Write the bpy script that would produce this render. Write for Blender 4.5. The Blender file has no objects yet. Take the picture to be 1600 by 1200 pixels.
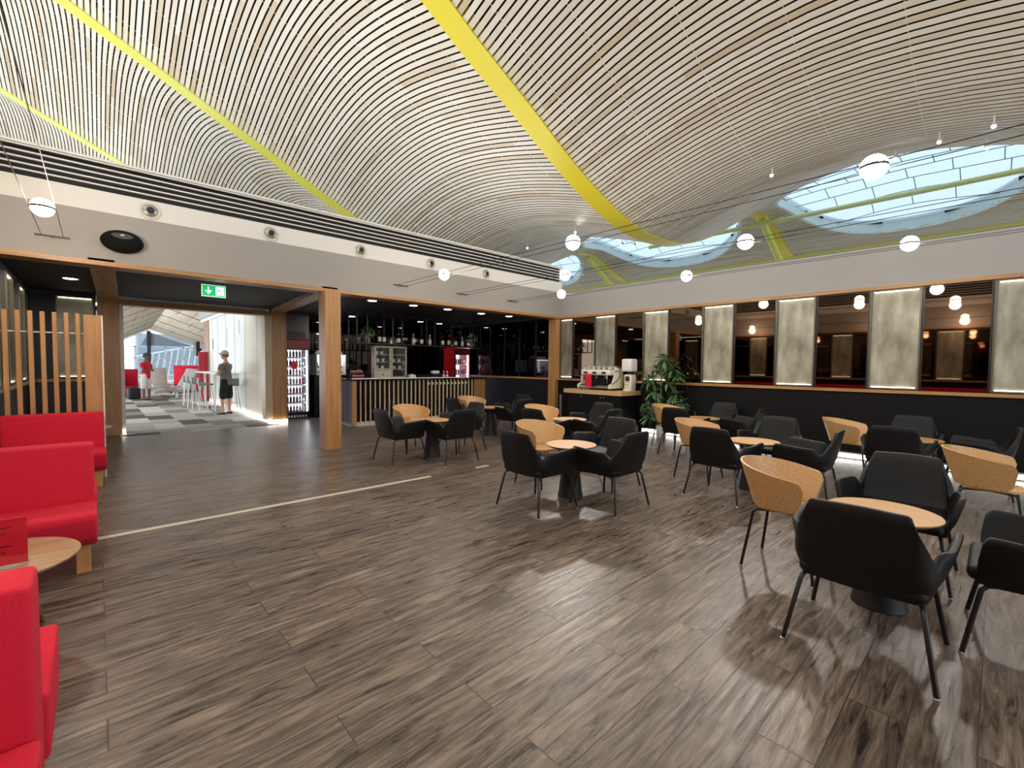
import bpy, bmesh, math, random
from mathutils import Vector, Matrix
random.seed(7)
PI = math.pi
col = bpy.context.scene.collection

# ------------------------------------------------------------------ helpers
def lin(c):
    return tuple(((v / 12.92) if v <= 0.04045 else ((v + 0.055) / 1.055) ** 2.4) for v in c)
def rgb(r, g, b):
    return lin((r / 255, g / 255, b / 255)) + (1.0,)

MATS = {}
def mat(name, color, rough=0.5, metal=0.0, emit=None, estr=0.0, coat=0.0, spec=None, noise=None, bump=None, trans=0.0, alpha=1.0):
    if name in MATS: return MATS[name]
    m = bpy.data.materials.new(name); m.use_nodes = True
    nt = m.node_tree; b = nt.nodes['Principled BSDF']
    b.inputs['Base Color'].default_value = color
    b.inputs['Roughness'].default_value = rough
    b.inputs['Metallic'].default_value = metal
    if coat: b.inputs['Coat Weight'].default_value = coat; b.inputs['Coat Roughness'].default_value = 0.08
    if spec is not None: b.inputs['Specular IOR Level'].default_value = spec
    if trans: b.inputs['Transmission Weight'].default_value = trans
    if alpha < 1: b.inputs['Alpha'].default_value = alpha
    if emit: b.inputs['Emission Color'].default_value = emit; b.inputs['Emission Strength'].default_value = estr
    if noise:      # (scale, amount) mottles the base colour
        tc = nt.nodes.new('ShaderNodeTexCoord'); n = nt.nodes.new('ShaderNodeTexNoise'); n.inputs['Scale'].default_value = noise[0]
        n.inputs['Detail'].default_value = 6
        nt.links.new(tc.outputs['Object'], n.inputs['Vector'])
        r = nt.nodes.new('ShaderNodeValToRGB')
        r.color_ramp.elements[0].position = 0.3; r.color_ramp.elements[1].position = 0.7
        a = noise[1]
        r.color_ramp.elements[0].color = tuple(v * (1 - a) for v in color[:3]) + (1,)
        r.color_ramp.elements[1].color = tuple(min(1, v * (1 + a)) for v in color[:3]) + (1,)
        nt.links.new(n.outputs['Fac'], r.inputs['Fac']); nt.links.new(r.outputs['Color'], b.inputs['Base Color'])
    if bump:
        tc = nt.nodes.new('ShaderNodeTexCoord'); n = nt.nodes.new('ShaderNodeTexNoise'); n.inputs['Scale'].default_value = bump[0]
        nt.links.new(tc.outputs['Object'], n.inputs['Vector'])
        bp = nt.nodes.new('ShaderNodeBump'); bp.inputs['Strength'].default_value = bump[1]; bp.inputs['Distance'].default_value = 0.01
        nt.links.new(n.outputs['Fac'], bp.inputs['Height']); nt.links.new(bp.outputs['Normal'], b.inputs['Normal'])
    MATS[name] = m; return m

def wood(name, c1, c2, rough=0.45, axis=2, scale=1.0):
    """veneer with long grain along one axis"""
    m = bpy.data.materials.new(name); m.use_nodes = True; nt = m.node_tree; b = nt.nodes['Principled BSDF']
    b.inputs['Roughness'].default_value = rough
    tc = nt.nodes.new('ShaderNodeTexCoord'); mp = nt.nodes.new('ShaderNodeMapping')
    s = [28 * scale] * 3; s[axis] = 1.6 * scale; mp.inputs['Scale'].default_value = s
    n = nt.nodes.new('ShaderNodeTexNoise'); n.inputs['Scale'].default_value = 1.0; n.inputs['Detail'].default_value = 5; n.inputs['Distortion'].default_value = 0.25
    r = nt.nodes.new('ShaderNodeValToRGB'); r.color_ramp.elements[0].position = 0.32; r.color_ramp.elements[1].position = 0.68
    r.color_ramp.elements[0].color = c1; r.color_ramp.elements[1].color = c2
    nt.links.new(tc.outputs['Object'], mp.inputs['Vector']); nt.links.new(mp.outputs['Vector'], n.inputs['Vector'])
    nt.links.new(n.outputs['Fac'], r.inputs['Fac']); nt.links.new(r.outputs['Color'], b.inputs['Base Color'])
    return m

class MB:
    def __init__(s): s.bm = bmesh.new()
    def box(s, x0, y0, z0, x1, y1, z1, bev=0.0, seg=2):
        x0, x1 = min(x0, x1), max(x0, x1); y0, y1 = min(y0, y1), max(y0, y1); z0, z1 = min(z0, z1), max(z0, z1)
        b = bmesh.new()
        v = [b.verts.new(p) for p in ((x0,y0,z0),(x1,y0,z0),(x1,y1,z0),(x0,y1,z0),(x0,y0,z1),(x1,y0,z1),(x1,y1,z1),(x0,y1,z1))]
        for f in ((3,2,1,0),(4,5,6,7),(0,1,5,4),(1,2,6,5),(2,3,7,6),(3,0,4,7)): b.faces.new([v[i] for i in f])
        if bev: bmesh.ops.bevel(b, geom=b.edges[:], offset=bev, segments=seg, profile=0.5, affect='EDGES')
        s.merge(b); return s
    def merge(s, b):
        me = bpy.data.meshes.new('tmp'); b.to_mesh(me); b.free(); s.bm.from_mesh(me); bpy.data.meshes.remove(me)
    def prism(s, pts, ax, a0, a1, bev=0.0):
        """polygon pts (2D in the two other axes) extruded along ax"""
        b = bmesh.new()
        def P(p, a):
            q = list(p); q.insert(ax, a); return q
        v0 = [b.verts.new(P(p, a0)) for p in pts]; v1 = [b.verts.new(P(p, a1)) for p in pts]; n = len(pts)
        b.faces.new(v0); b.faces.new(v1[::-1])
        for i in range(n): b.faces.new([v0[i], v1[i], v1[(i+1) % n], v0[(i+1) % n]])
        bmesh.ops.recalc_face_normals(b, faces=b.faces[:])
        if bev: bmesh.ops.bevel(b, geom=b.edges[:], offset=bev, segments=3, profile=0.5, affect='EDGES')
        s.merge(b); return s
    def tube(s, pts, r, n=10, r1=None, cap=True):
        pts = [Vector(p) for p in pts]; rings = []; m = len(pts)
        up = Vector((0, 0, 1))
        d0 = (pts[1] - pts[0]).normalized()
        side = d0.cross(up)
        if side.length < 1e-3: side = Vector((1, 0, 0))
        side.normalize()
        for i, p in enumerate(pts):
            d = (pts[min(i+1, m-1)] - pts[max(i-1, 0)]).normalized()
            side = (side - d * side.dot(d)).normalized(); u = side.cross(d)
            rr = r if r1 is None else r + (r1 - r) * i / (m - 1)
            if isinstance(r, (list, tuple)): rr = r[i]
            rings.append([s.bm.verts.new(p + (side * math.cos(2*PI*k/n) + u * math.sin(2*PI*k/n)) * rr) for k in range(n)])
        for a, b in zip(rings, rings[1:]):
            for k in range(n): s.bm.faces.new([a[k], a[(k+1) % n], b[(k+1) % n], b[k]])
        if cap:
            s.bm.faces.new(rings[0][::-1]); s.bm.faces.new(rings[-1])
        return s
    def lathe(s, prof, n=24, c=(0, 0, 0), sx=1, sy=1, ax=2):
        rings = []
        for r, z in prof:
            ring = []
            for k in range(n):
                a = 2 * PI * k / n; p = [r * math.cos(a) * sx, r * math.sin(a) * sy]
                p.insert(ax, z); ring.append(s.bm.verts.new(Vector(p) + Vector(c)))
            rings.append(ring)
        for a, b in zip(rings, rings[1:]):
            for k in range(n): s.bm.faces.new([a[k], a[(k+1) % n], b[(k+1) % n], b[k]])
        s.bm.faces.new(rings[0][::-1]); s.bm.faces.new(rings[-1]); return s
    def grid(s, P, closed_u=False):
        V = [[s.bm.verts.new(p) for p in row] for row in P]
        nu = len(V)
        for i in range(nu if closed_u else nu - 1):
            a = V[i]; b = V[(i + 1) % nu]
            for j in range(len(a) - 1): s.bm.faces.new([a[j], b[j], b[j+1], a[j+1]])
        return V
    def quad(s, *p): s.bm.faces.new([s.bm.verts.new(q) for q in p]); return s
    def build(s, name, m, parent=None, smooth=False, norm=True, loc=None, rot=None):
        if norm: bmesh.ops.recalc_face_normals(s.bm, faces=s.bm.faces[:])
        me = bpy.data.meshes.new(name); s.bm.to_mesh(me); s.bm.free()
        for mm in (m if isinstance(m, (list, tuple)) else [m]): me.materials.append(mm)
        if smooth:
            for p in me.polygons: p.use_smooth = True
            try: me.set_sharp_from_angle(angle=math.radians(42))
            except Exception: pass
        o = bpy.data.objects.new(name, me); col.objects.link(o)
        if parent: o.parent = parent
        if loc: o.location = loc
        if rot: o.rotation_euler = rot
        return o

def tag(o, label=None, cat=None, group=None, kind=None):
    if label: o['label'] = label
    if cat: o['category'] = cat
    if group: o['group'] = group
    if kind: o['kind'] = kind
    return o
def empty(name, loc=(0, 0, 0), rz=0, label=None, cat=None, group=None):
    o = bpy.data.objects.new(name, None); col.objects.link(o); o.location = loc; o.rotation_euler = (0, 0, rz)
    o.empty_display_size = 0.1
    return tag(o, label, cat, group)
def dup(o, parent=None, loc=None, rz=None, label=None, group=None):
    c = o.copy(); col.objects.link(c)
    if parent: c.parent = parent
    for ch in o.children: dup(ch, c)
    if loc is not None: c.location = loc
    if rz is not None: c.rotation_euler = (0, 0, rz)
    if label: c['label'] = label
    if group: c['group'] = group
    return c
def struct(o): o['kind'] = 'structure'; return o

# ------------------------------------------------------------------ camera (frame taken as 1600x1200)
F_PX = 701.22
RT = ((0.73479, -0.678231, 0.009225), (0.02127, 0.036633, 0.999102), (-0.677961, -0.733935, 0.041344))
CAMZ = 1.45
cd = bpy.data.cameras.new('camera'); cam = bpy.data.objects.new('camera', cd); col.objects.link(cam)
cd.sensor_width = 36; cd.lens = F_PX / 1600 * 36; cd.clip_start = 0.05; cd.clip_end = 400
Rm = Matrix(RT).transposed()
cam.matrix_world = Matrix.Translation((0, 0, CAMZ)) @ Rm.to_4x4()
bpy.context.scene.camera = cam

XB = 8.886      # mirror wall (right)
YA = 7.75       # bar / lounge front (left in the picture)
XW = -0.85      # wall behind the sofas
ZT = 2.72       # underside of fascia trim
ZC = 2.75       # low ceiling of the bar and lounge

# ------------------------------------------------------------------ materials
M = {}
M['grey'] = mat('grey_plaster', rgb(162, 157, 151), 0.85, bump=(220, 0.12))
M['white'] = mat('white_panel', rgb(226, 222, 214), 0.6)
M['cream'] = mat('cream_panel', rgb(222, 217, 206), 0.6)
M['black'] = mat('black_satin', rgb(22, 21, 22), 0.5)
M['dark_panel'] = mat('dark_wainscot', rgb(15, 12, 13), 0.6, spec=0.2, bump=(300, 0.15))
M['dark_ceiling'] = mat('dark_ceiling_paint', rgb(32, 31, 35), 0.7)
M['black_metal'] = mat('black_powder_coat', rgb(20, 20, 22), 0.35)
M['steel'] = mat('brushed_steel', rgb(190, 188, 184), 0.3, metal=1.0)
M['chrome'] = mat('chrome', rgb(225, 225, 225), 0.12, metal=1.0)
M['leather'] = mat('black_leather', rgb(13, 12, 13), 0.45, spec=0.35, bump=(500, 0.25))
M['red'] = mat('red_wool_fabric', rgb(204, 12, 50), 0.85, noise=(180, 0.12), bump=(450, 0.3))
M['redgloss'] = mat('red_lacquer', rgb(168, 12, 24), 0.3)
M['redcard'] = mat('red_card', rgb(226, 20, 44), 0.5)
M['oak'] = wood('oak_veneer_vertical', rgb(164, 116, 66), rgb(188, 138, 84), 0.42, axis=2)
M['oakx'] = wood('oak_veneer_along_x', rgb(158, 112, 62), rgb(190, 142, 86), 0.42, axis=0)
M['oaky'] = wood('oak_veneer_along_y', rgb(158, 112, 62), rgb(190, 142, 86), 0.42, axis=1)
M['ply'] = wood('bent_oak_plywood', rgb(184, 138, 86), rgb(206, 162, 108), 0.4, axis=1, scale=2.4)
M['slatwood'] = wood('pale_batten_wood', rgb(204, 178, 138), rgb(226, 204, 166), 0.5, axis=2)
M['yellow'] = mat('yellow_steel_paint', rgb(214, 196, 34), 0.45)
M['lime'] = mat('lime_steel_paint', rgb(206, 212, 96), 0.45)
M['mirror'] = mat('bronze_mirror', rgb(112, 94, 80), 0.02, metal=1.0)
M['darkmirror'] = mat('smoked_mirror', rgb(78, 72, 74), 0.03, metal=1.0)
M['lamp'] = mat('opal_lamp_glass', (1, 1, 1, 1), 0.3, emit=(1.0, 0.86, 0.68, 1), estr=26)
M['led'] = mat('warm_led_strip', (1, 1, 1, 1), 0.5, emit=(1.0, 0.9, 0.7, 1), estr=4)
M['ledw'] = mat('white_led_strip', (1, 1, 1, 1), 0.5, emit=(0.93, 0.95, 1.0, 1), estr=12)
M['ledfloor'] = mat('floor_led_strip', (1, 1, 1, 1), 0.5, emit=(1.0, 0.97, 0.9, 1), estr=5)
M['down'] = mat('downlight_lens', (1, 1, 1, 1), 0.5, emit=(0.95, 0.93, 1.0, 1), estr=30)
M['cool'] = mat('fridge_glow_panel', (1, 1, 1, 1), 0.5, emit=(0.88, 0.9, 1.0, 1), estr=1.6)
M['glass'] = mat('clear_glass', (1, 1, 1, 1), 0.02, trans=1.0)
M['leaf'] = mat('green_leaf', rgb(78, 112, 70), 0.4, noise=(9, 0.4))
M['soil'] = mat('dark_soil', rgb(50, 38, 30), 0.9)
M['stem'] = mat('cane_stem', rgb(176, 146, 98), 0.6)

def glass_thin(name, tint, fac, rough=0.02):
    m = bpy.data.materials.new(name); m.use_nodes = True; nt = m.node_tree; nt.nodes.clear()
    o = nt.nodes.new('ShaderNodeOutputMaterial'); t = nt.nodes.new('ShaderNodeBsdfTransparent'); g = nt.nodes.new('ShaderNodeBsdfGlossy')
    t.inputs['Color'].default_value = tint; g.inputs['Roughness'].default_value = rough
    mx = nt.nodes.new('ShaderNodeMixShader'); mx.inputs['Fac'].default_value = fac
    nt.links.new(t.outputs[0], mx.inputs[1]); nt.links.new(g.outputs[0], mx.inputs[2]); nt.links.new(mx.outputs[0], o.inputs['Surface'])
    return m
M['pane'] = glass_thin('door_glass', (0.93, 0.95, 0.97, 1), 0.05)

def skylight_mat():
    m = bpy.data.materials.new('frosted_skylight_glass'); m.use_nodes = True; nt = m.node_tree; nt.nodes.clear()
    o = nt.nodes.new('ShaderNodeOutputMaterial'); t = nt.nodes.new('ShaderNodeBsdfTranslucent'); g = nt.nodes.new('ShaderNodeBsdfTransparent')
    t.inputs['Color'].default_value = (0.42, 0.50, 0.54, 1); g.inputs['Color'].default_value = (0.36, 0.44, 0.48, 1)
    mx = nt.nodes.new('ShaderNodeMixShader'); mx.inputs['Fac'].default_value = 0.6
    nt.links.new(t.outputs[0], mx.inputs[1]); nt.links.new(g.outputs[0], mx.inputs[2]); nt.links.new(mx.outputs[0], o.inputs['Surface'])
    return m
M['skyglass'] = skylight_mat()

def floor_mat():
    m = bpy.data.materials.new('wood_look_plank_tiles'); m.use_nodes = True; nt = m.node_tree; L = nt.links; b = nt.nodes['Principled BSDF']
    tc = nt.nodes.new('ShaderNodeTexCoord')
    br = nt.nodes.new('ShaderNodeTexBrick'); br.offset = 0.42; br.offset_frequency = 2; br.squash = 1
    br.inputs['Scale'].default_value = 1.0; br.inputs['Brick Width'].default_value = 1.2; br.inputs['Row Height'].default_value = 0.2
    br.inputs['Mortar Size'].default_value = 0.003; br.inputs['Mortar Smooth'].default_value = 0.3; br.inputs['Bias'].default_value = 0
    br.inputs['Color1'].default_value = (0.0, 0.0, 0.0, 1); br.inputs['Color2'].default_value = (1, 1, 1, 1); br.inputs['Mortar'].default_value = (0.5, 0.5, 0.5, 1)
    L.new(tc.outputs['Object'], br.inputs['Vector'])
    mp = nt.nodes.new('ShaderNodeMapping'); mp.inputs['Scale'].default_value = (2.2, 20, 1)
    L.new(tc.outputs['Object'], mp.inputs['Vector'])
    # shift the grain per plank
    ad = nt.nodes.new('ShaderNodeVectorMath'); ad.operation = 'MULTIPLY_ADD'; ad.inputs[1].default_value = (37, 53, 11)
    L.new(br.outputs['Color'], ad.inputs[0]); L.new(mp.outputs['Vector'], ad.inputs[2])
    n1 = nt.nodes.new('ShaderNodeTexNoise'); n1.inputs['Scale'].default_value = 1.4; n1.inputs['Detail'].default_value = 9; n1.inputs['Roughness'].default_value = 0.68; n1.inputs['Distortion'].default_value = 0.9
    L.new(ad.outputs[0], n1.inputs['Vector'])
    r = nt.nodes.new('ShaderNodeValToRGB'); e = r.color_ramp.elements
    e[0].position = 0.35; e[0].color = rgb(52, 44, 40); e[1].position = 0.68; e[1].color = rgb(156, 141, 128)
    k = e.new(0.5); k.color = rgb(112, 98, 89)
    L.new(n1.outputs['Fac'], r.inputs['Fac'])
    hs = nt.nodes.new('ShaderNodeMixRGB'); hs.blend_type = 'MULTIPLY'; hs.inputs['Fac'].default_value = 0.30
    L.new(r.outputs['Color'], hs.inputs['Color1']); L.new(br.outputs['Color'], hs.inputs['Color2'])
    mo = nt.nodes.new('ShaderNodeMixRGB'); mo.inputs['Color2'].default_value = rgb(70, 60, 54)
    L.new(br.outputs['Fac'], mo.inputs['Fac']); L.new(hs.outputs['Color'], mo.inputs['Color1'])
    L.new(mo.outputs['Color'], b.inputs['Base Color'])
    rr = nt.nodes.new('ShaderNodeMapRange'); rr.inputs['To Min'].default_value = 0.19; rr.inputs['To Max'].default_value = 0.42
    L.new(n1.outputs['Fac'], rr.inputs['Value']); L.new(rr.outputs['Result'], b.inputs['Roughness'])
    n2 = nt.nodes.new('ShaderNodeTexNoise'); n2.inputs['Scale'].default_value = 3.5; n2.inputs['Detail'].default_value = 3
    L.new(tc.outputs['Object'], n2.inputs['Vector'])
    sm = nt.nodes.new('ShaderNodeMath'); sm.operation = 'MULTIPLY_ADD'; sm.inputs[1].default_value = 0.5
    L.new(n2.outputs['Fac'], sm.inputs[2]); L.new(n1.outputs['Fac'], sm.inputs[0])
    sb = nt.nodes.new('ShaderNodeMath'); sb.operation = 'MULTIPLY_ADD'; sb.inputs[1].default_value = 0.6
    L.new(br.outputs['Fac'], sb.inputs[0]); L.new(sm.outputs[0], sb.inputs[2])
    bp = nt.nodes.new('ShaderNodeBump'); bp.inputs['Strength'].default_value = 0.7; bp.inputs['Distance'].default_value = 0.007
    L.new(sb.outputs[0], bp.inputs['Height']); L.new(bp.outputs['Normal'], b.inputs['Normal'])
    return m
M['floor'] = floor_mat()

def carpet_mat():
    m = bpy.data.materials.new('mixed_grey_carpet_tiles'); m.use_nodes = True; nt = m.node_tree; L = nt.links; b = nt.nodes['Principled BSDF']
    tc = nt.nodes.new('ShaderNodeTexCoord'); mp = nt.nodes.new('ShaderNodeMapping'); mp.inputs['Scale'].default_value = (1 / 0.52, 1 / 1.05, 1); mp.inputs['Location'].default_value = (0.23, 0.3, 0)
    L.new(tc.outputs['Object'], mp.inputs['Vector'])
    sx = nt.nodes.new('ShaderNodeSeparateXYZ'); L.new(mp.outputs['Vector'], sx.inputs[0])
    def mth(op, a=None, bb=None):
        n = nt.nodes.new('ShaderNodeMath'); n.operation = op
        for i, v in enumerate((a, bb)):
            if v is None: continue
            if isinstance(v, (int, float)): n.inputs[i].default_value = v
            else: L.new(v, n.inputs[i])
        return n.outputs[0]
    fx = mth('FLOOR', sx.outputs['X']); sh = mth('MULTIPLY', fx, 0.5); yy = mth('ADD', sx.outputs['Y'], sh); fy = mth('FLOOR', yy)
    cb = nt.nodes.new('ShaderNodeCombineXYZ'); L.new(fx, cb.inputs[0]); L.new(fy, cb.inputs[1])
    wn = nt.nodes.new('ShaderNodeTexWhiteNoise'); L.new(cb.outputs[0], wn.inputs['Vector'])
    r = nt.nodes.new('ShaderNodeValToRGB'); r.color_ramp.interpolation = 'CONSTANT'; e = r.color_ramp.elements
    e[0].position = 0; e[0].color = rgb(86, 80, 78); e[1].position = 0.2; e[1].color = rgb(138, 132, 128)
    for p, c in ((0.42, rgb(178, 172, 166)), (0.72, rgb(204, 198, 188))): k = e.new(p); k.color = c
    L.new(wn.outputs['Value'], r.inputs['Fac']); L.new(r.outputs['Color'], b.inputs['Base Color']); b.inputs['Roughness'].default_value = 0.95
    return m
M['carpet'] = carpet_mat()

def bamboo_mat():
    """ceiling laths: each stretch of lath has a slightly different bamboo tone (colour read from world position)"""
    m = bpy.data.materials.new('bamboo_laths'); m.use_nodes = True; nt = m.node_tree; L = nt.links; b = nt.nodes['Principled BSDF']
    tc = nt.nodes.new('ShaderNodeTexCoord'); sx = nt.nodes.new('ShaderNodeSeparateXYZ'); L.new(tc.outputs['Object'], sx.inputs[0])
    def mth(op, a=None, bb=None):
        n = nt.nodes.new('ShaderNodeMath'); n.operation = op
        for i, v in enumerate((a, bb)):
            if v is None: continue
            if isinstance(v, (int, float)): n.inputs[i].default_value = v
            else: L.new(v, n.inputs[i])
        return n.outputs[0]
    fx = mth('FLOOR', mth('DIVIDE', mth('ADD', sx.outputs['X'], 0.059), 0.118))
    g = mth('FLOOR', mth('DIVIDE', fx, 3.0))
    fy = mth('FLOOR', mth('ADD', mth('DIVIDE', sx.outputs['Y'], 2.2), mth('MULTIPLY', g, 0.37)))
    cb = nt.nodes.new('ShaderNodeCombineXYZ'); L.new(fx, cb.inputs[0]); L.new(fy, cb.inputs[1])
    wn = nt.nodes.new('ShaderNodeTexWhiteNoise'); L.new(cb.outputs[0], wn.inputs['Vector'])
    r = nt.nodes.new('ShaderNodeValToRGB'); e = r.color_ramp.elements
    e[0].position = 0; e[0].color = rgb(192, 172, 144); e[1].position = 1; e[1].color = rgb(218, 210, 196)
    k = e.new(0.15); k.color = rgb(206, 194, 174)
    L.new(wn.outputs['Value'], r.inputs['Fac']); L.new(r.outputs['Color'], b.inputs['Base Color']); b.inputs['Roughness'].default_value = 0.55
    return m
M['bamboo'] = bamboo_mat()

def brushed_panel():
    m = bpy.data.materials.new('woven_metal_panel'); m.use_nodes = True; nt = m.node_tree; L = nt.links; b = nt.nodes['Principled BSDF']
    b.inputs['Metallic'].default_value = 0.55; b.inputs['Roughness'].default_value = 0.42
    tc = nt.nodes.new('ShaderNodeTexCoord'); n = nt.nodes.new('ShaderNodeTexNoise'); n.inputs['Scale'].default_value = 3.2; n.inputs['Detail'].default_value = 3
    mp = nt.nodes.new('ShaderNodeMapping'); mp.inputs['Scale'].default_value = (1, 1.6, 0.6); L.new(tc.outputs['Object'], mp.inputs['Vector']); L.new(mp.outputs['Vector'], n.inputs['Vector'])
    r = nt.nodes.new('ShaderNodeValToRGB'); e = r.color_ramp.elements
    e[0].position = 0.3; e[0].color = rgb(124, 118, 100); e[1].position = 0.7; e[1].color = rgb(186, 182, 162)
    L.new(n.outputs['Fac'], r.inputs['Fac']); L.new(r.outputs['Color'], b.inputs['Base Color'])
    n2 = nt.nodes.new('ShaderNodeTexNoise'); n2.inputs['Scale'].default_value = 260; L.new(tc.outputs['Object'], n2.inputs['Vector'])
    bp = nt.nodes.new('ShaderNodeBump'); bp.inputs['Strength'].default_value = 0.5; bp.inputs['Distance'].default_value = 0.004
    L.new(n2.outputs['Fac'], bp.inputs['Height']); L.new(bp.outputs['Normal'], b.inputs['Normal'])
    return m
M['panel'] = brushed_panel()

# ------------------------------------------------------------------ setting: floors
o = MB().box(-1.2, -7, -0.1, 9.4, 11.45, 0).build('floor', M['floor']); struct(o)
o = MB().box(-1.2, 11.45, -0.1, 0.3, 14, 0).build('floor', M['floor']); struct(o)
o = MB().box(3.15, 11.45, -0.1, 9.4, 14, 0).build('floor', M['floor']); struct(o)
mb = MB(); mb.box(0.3, 11.45, -0.1, 3.15, 12.2, 0); mb.box(-26, 12.2, -0.1, 3.15, 60, 0); mb.box(3.15, 21.5, -0.1, 14, 60, 0)
o = mb.build('floor_carpet', M['carpet']); struct(o)
o = MB().box(-60, -60, -0.3, 90, 120, -0.11).build('ground', mat('concourse_floor', rgb(186, 182, 176), 0.5)); struct(o)
mb = MB(); mb.box(-0.06, 4.92, 0.0, 3.15, 4.985, 0.003); mb.box(3.9, 4.92, 0, 4.12, 4.985, 0.003)
o = mb.build('floor_strip', mat('pale_joint_strip', rgb(206, 202, 190), 0.35)); struct(o)

# ------------------------------------------------------------------ setting: fascia walls
def fascia(name, axis, plane, a0, a1, outward, top=4.0, louvre=True):
    """upper wall: axis 0 runs along x at y=plane; axis 1 runs along y at x=plane. outward = side away from the room"""
    def bx(mb, u0, u1, d0, d1, z0, z1, **k):
        p0, p1 = plane + outward * d0, plane + outward * d1
        if axis == 0: mb.box(u0, p0, z0, u1, p1, z1, **k)
        else: mb.box(p0, u0, z0, p1, u1, z1, **k)
        return mb
    w = bx(MB(), a0, a1, 0, 0.3, ZT, 3.34).build(name, M['grey']); struct(w)
    if louvre:
        o = bx(MB(), a0, a1, 0.0, 0.3, 3.34, 3.60).build('upper_panel', M['white'], w)
        bx(MB(), a0, a1, 0.09, 0.3, 3.60, top - 0.02).build('grille_backing', M['black'], w)
        mb = MB()
        for k in range(5):
            z = 3.665 + k * 0.070
            bx(mb, a0, a1, 0.0, 0.025, z, z + 0.016)
        bx(mb, a0, a1, -0.005, 0.3, top - 0.03, top)
        mb.build('grille', M['white'], w)
    return w
fascia('wall_left', 0, YA, XW, XB, 1)
# end face of the left fascia stands flush with the mirror wall; right wall is lower
w = MB().box(XB, -7, ZT, XB + 0.3, YA + 0.3, 3.343).build('wall_right', M['grey']); struct(w)
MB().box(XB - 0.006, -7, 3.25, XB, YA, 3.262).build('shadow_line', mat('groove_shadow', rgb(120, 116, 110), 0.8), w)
fascia('wall_back', 1, XW, -7, YA, -1)
# lower walls
o = MB().box(XB + 0.03, -7, 0, XB + 0.3, 13.5, ZT).build('wall_right', M['black']); struct(o)
o = MB().box(XW - 0.3, -7, 0, XW - 0.03, 11.85, ZT).build('wall_back', M['black']); struct(o)
o = MB().box(XW - 0.3, 11.88, 0, 0.0, 12.1, ZC).build('wall_lounge', M['black']); struct(o)
o = MB().box(3.42, 13.25, 0, XB + 0.3, 13.5, ZC).build('wall_bar', M['black']); struct(o)
o = MB().box(XW - 0.3, YA + 0.3, ZC, XB + 0.3, 13.5, ZC + 0.12).build('ceiling_low', M['dark_ceiling']); struct(o)
# trims
def trim(m, *b, name='trim_1'): return struct(MB().box(*b).build(name, m))
trim(M['oakx'], XW, YA - 0.02, 2.665, XB - 0.02, YA + 0.3, ZT, name='trim_1')
trim(M['oaky'], XB - 0.02, -7, 2.665, XB + 0.3, YA + 0.3, ZT, name='trim_2')
trim(M['oaky'], XW - 0.3, -7, 2.665, XW + 0.02, YA - 0.02, ZT, name='trim_3')
# portal frames: soffit boards on the low ceiling, piers and header
def hexa(name, m, p, z0, z1):
    mb = MB(); b = mb.bm
    v = [b.verts.new((x, y, z0)) for x, y in p] + [b.verts.new((x, y, z1)) for x, y in p]
    for f in ((3,2,1,0),(4,5,6,7),(0,1,5,4),(1,2,6,5),(2,3,7,6),(3,0,4,7)): b.faces.new([v[i] for i in f])
    return struct(mb.build(name, m))
hexa('trim_4', M['oaky'], ((-0.06, YA), (0.19, YA), (0.34, 11.8), (0.04, 11.8)), 2.672, ZC)
hexa('trim_5', M['oaky'], ((2.8, YA), (3.06, YA), (3.36, 11.8), (3.08, 11.8)), 2.672, ZC)
trim(M['oak'], 0.02, 11.8, 0, 0.34, 12.1, 2.69, name='trim_6')
trim(M['oak'], 3.09, 11.8, 0.1, 3.40, 12.1, 2.69, name='trim_7')
trim(M['oakx'], 0.34, 11.8, 2.58, 3.09, 12.1, 2.69, name='trim_8')
trim(wood('beige_jamb', rgb(196, 172, 138), rgb(214, 192, 160)), 2.93, 11.82, 0.1, 3.09, 12.12, 2.58, name='trim_9')
trim(M['cream'], 0.34, 11.86, 0.0, 0.40, 12.3, 2.58, name='trim_10')
# free-standing oak column under the fascia and the corner post
trim(M['oak'], 2.80, 7.62, 0, 3.06, 7.92, 2.672, name='trim_11').name = 'trim_column'
trim(M['oak'], 8.70, 7.78, 0, XB, 8.02, 2.672, name='trim_12')

# corridor wall to the right of the walkway beyond the portal
w = MB().box(3.09, 12.1, 0.1, 3.35, 20.0, 3.02).build('wall_corridor', mat('pale_panelled_wall', rgb(226, 228, 222), 0.5)); struct(w)
MB().box(3.086, 12.1, 0.1, 3.092, 14.6, 3.02).build('near_panel', mat('cream_veneer', rgb(216, 206, 186), 0.5), w)
MB().box(3.05, 12.1, 3.02, 3.35, 21.6, 3.14).build('cornice', M['white'], w)
MB().box(3.0, 12.1, 3.14, 3.35, 21.6, 3.6).build('grille', mat('grey_louvre', rgb(170, 172, 178), 0.6), w)
mb = MB()
for y in (13.2, 14.5, 15.8, 17.1, 18.4, 19.4): mb.box(3.083, y, 0.1, 3.09, y + 0.012, 3.02)
mb.build('panel_joint', mat('joint_grey', rgb(176, 180, 180), 0.6), w)
MB().box(3.07, 20.0, 0, 3.35, 21.0, 3.02).build('post', wood('red_brown_veneer', rgb(150, 116, 92), rgb(172, 138, 110)), w)
struct(MB().box(3.13, 12.1, 0.0, 3.35, 20, 0.099).build('baseboard_corridor', M['black']))
def led_strip(name, label, box, m='ledfloor', group='light strips along the skirtings'):
    o = MB().box(*box).build(name, M[m]); tag(o, label, 'light strip', group); return o
led_strip('light_strip', 'white light strip at the foot of the pale corridor wall', (3.055, 12.14, 0.01, 3.082, 19.95, 0.085))
led_strip('light_strip', 'short white light strip under the right portal pier', (2.97, 11.76, 0.01, 3.40, 11.8, 0.085))
led_strip('light_strip', 'white light strip at the foot of the left portal pier', (0.345, 11.80, 0.01, 0.37, 12.3, 0.085))

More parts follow.
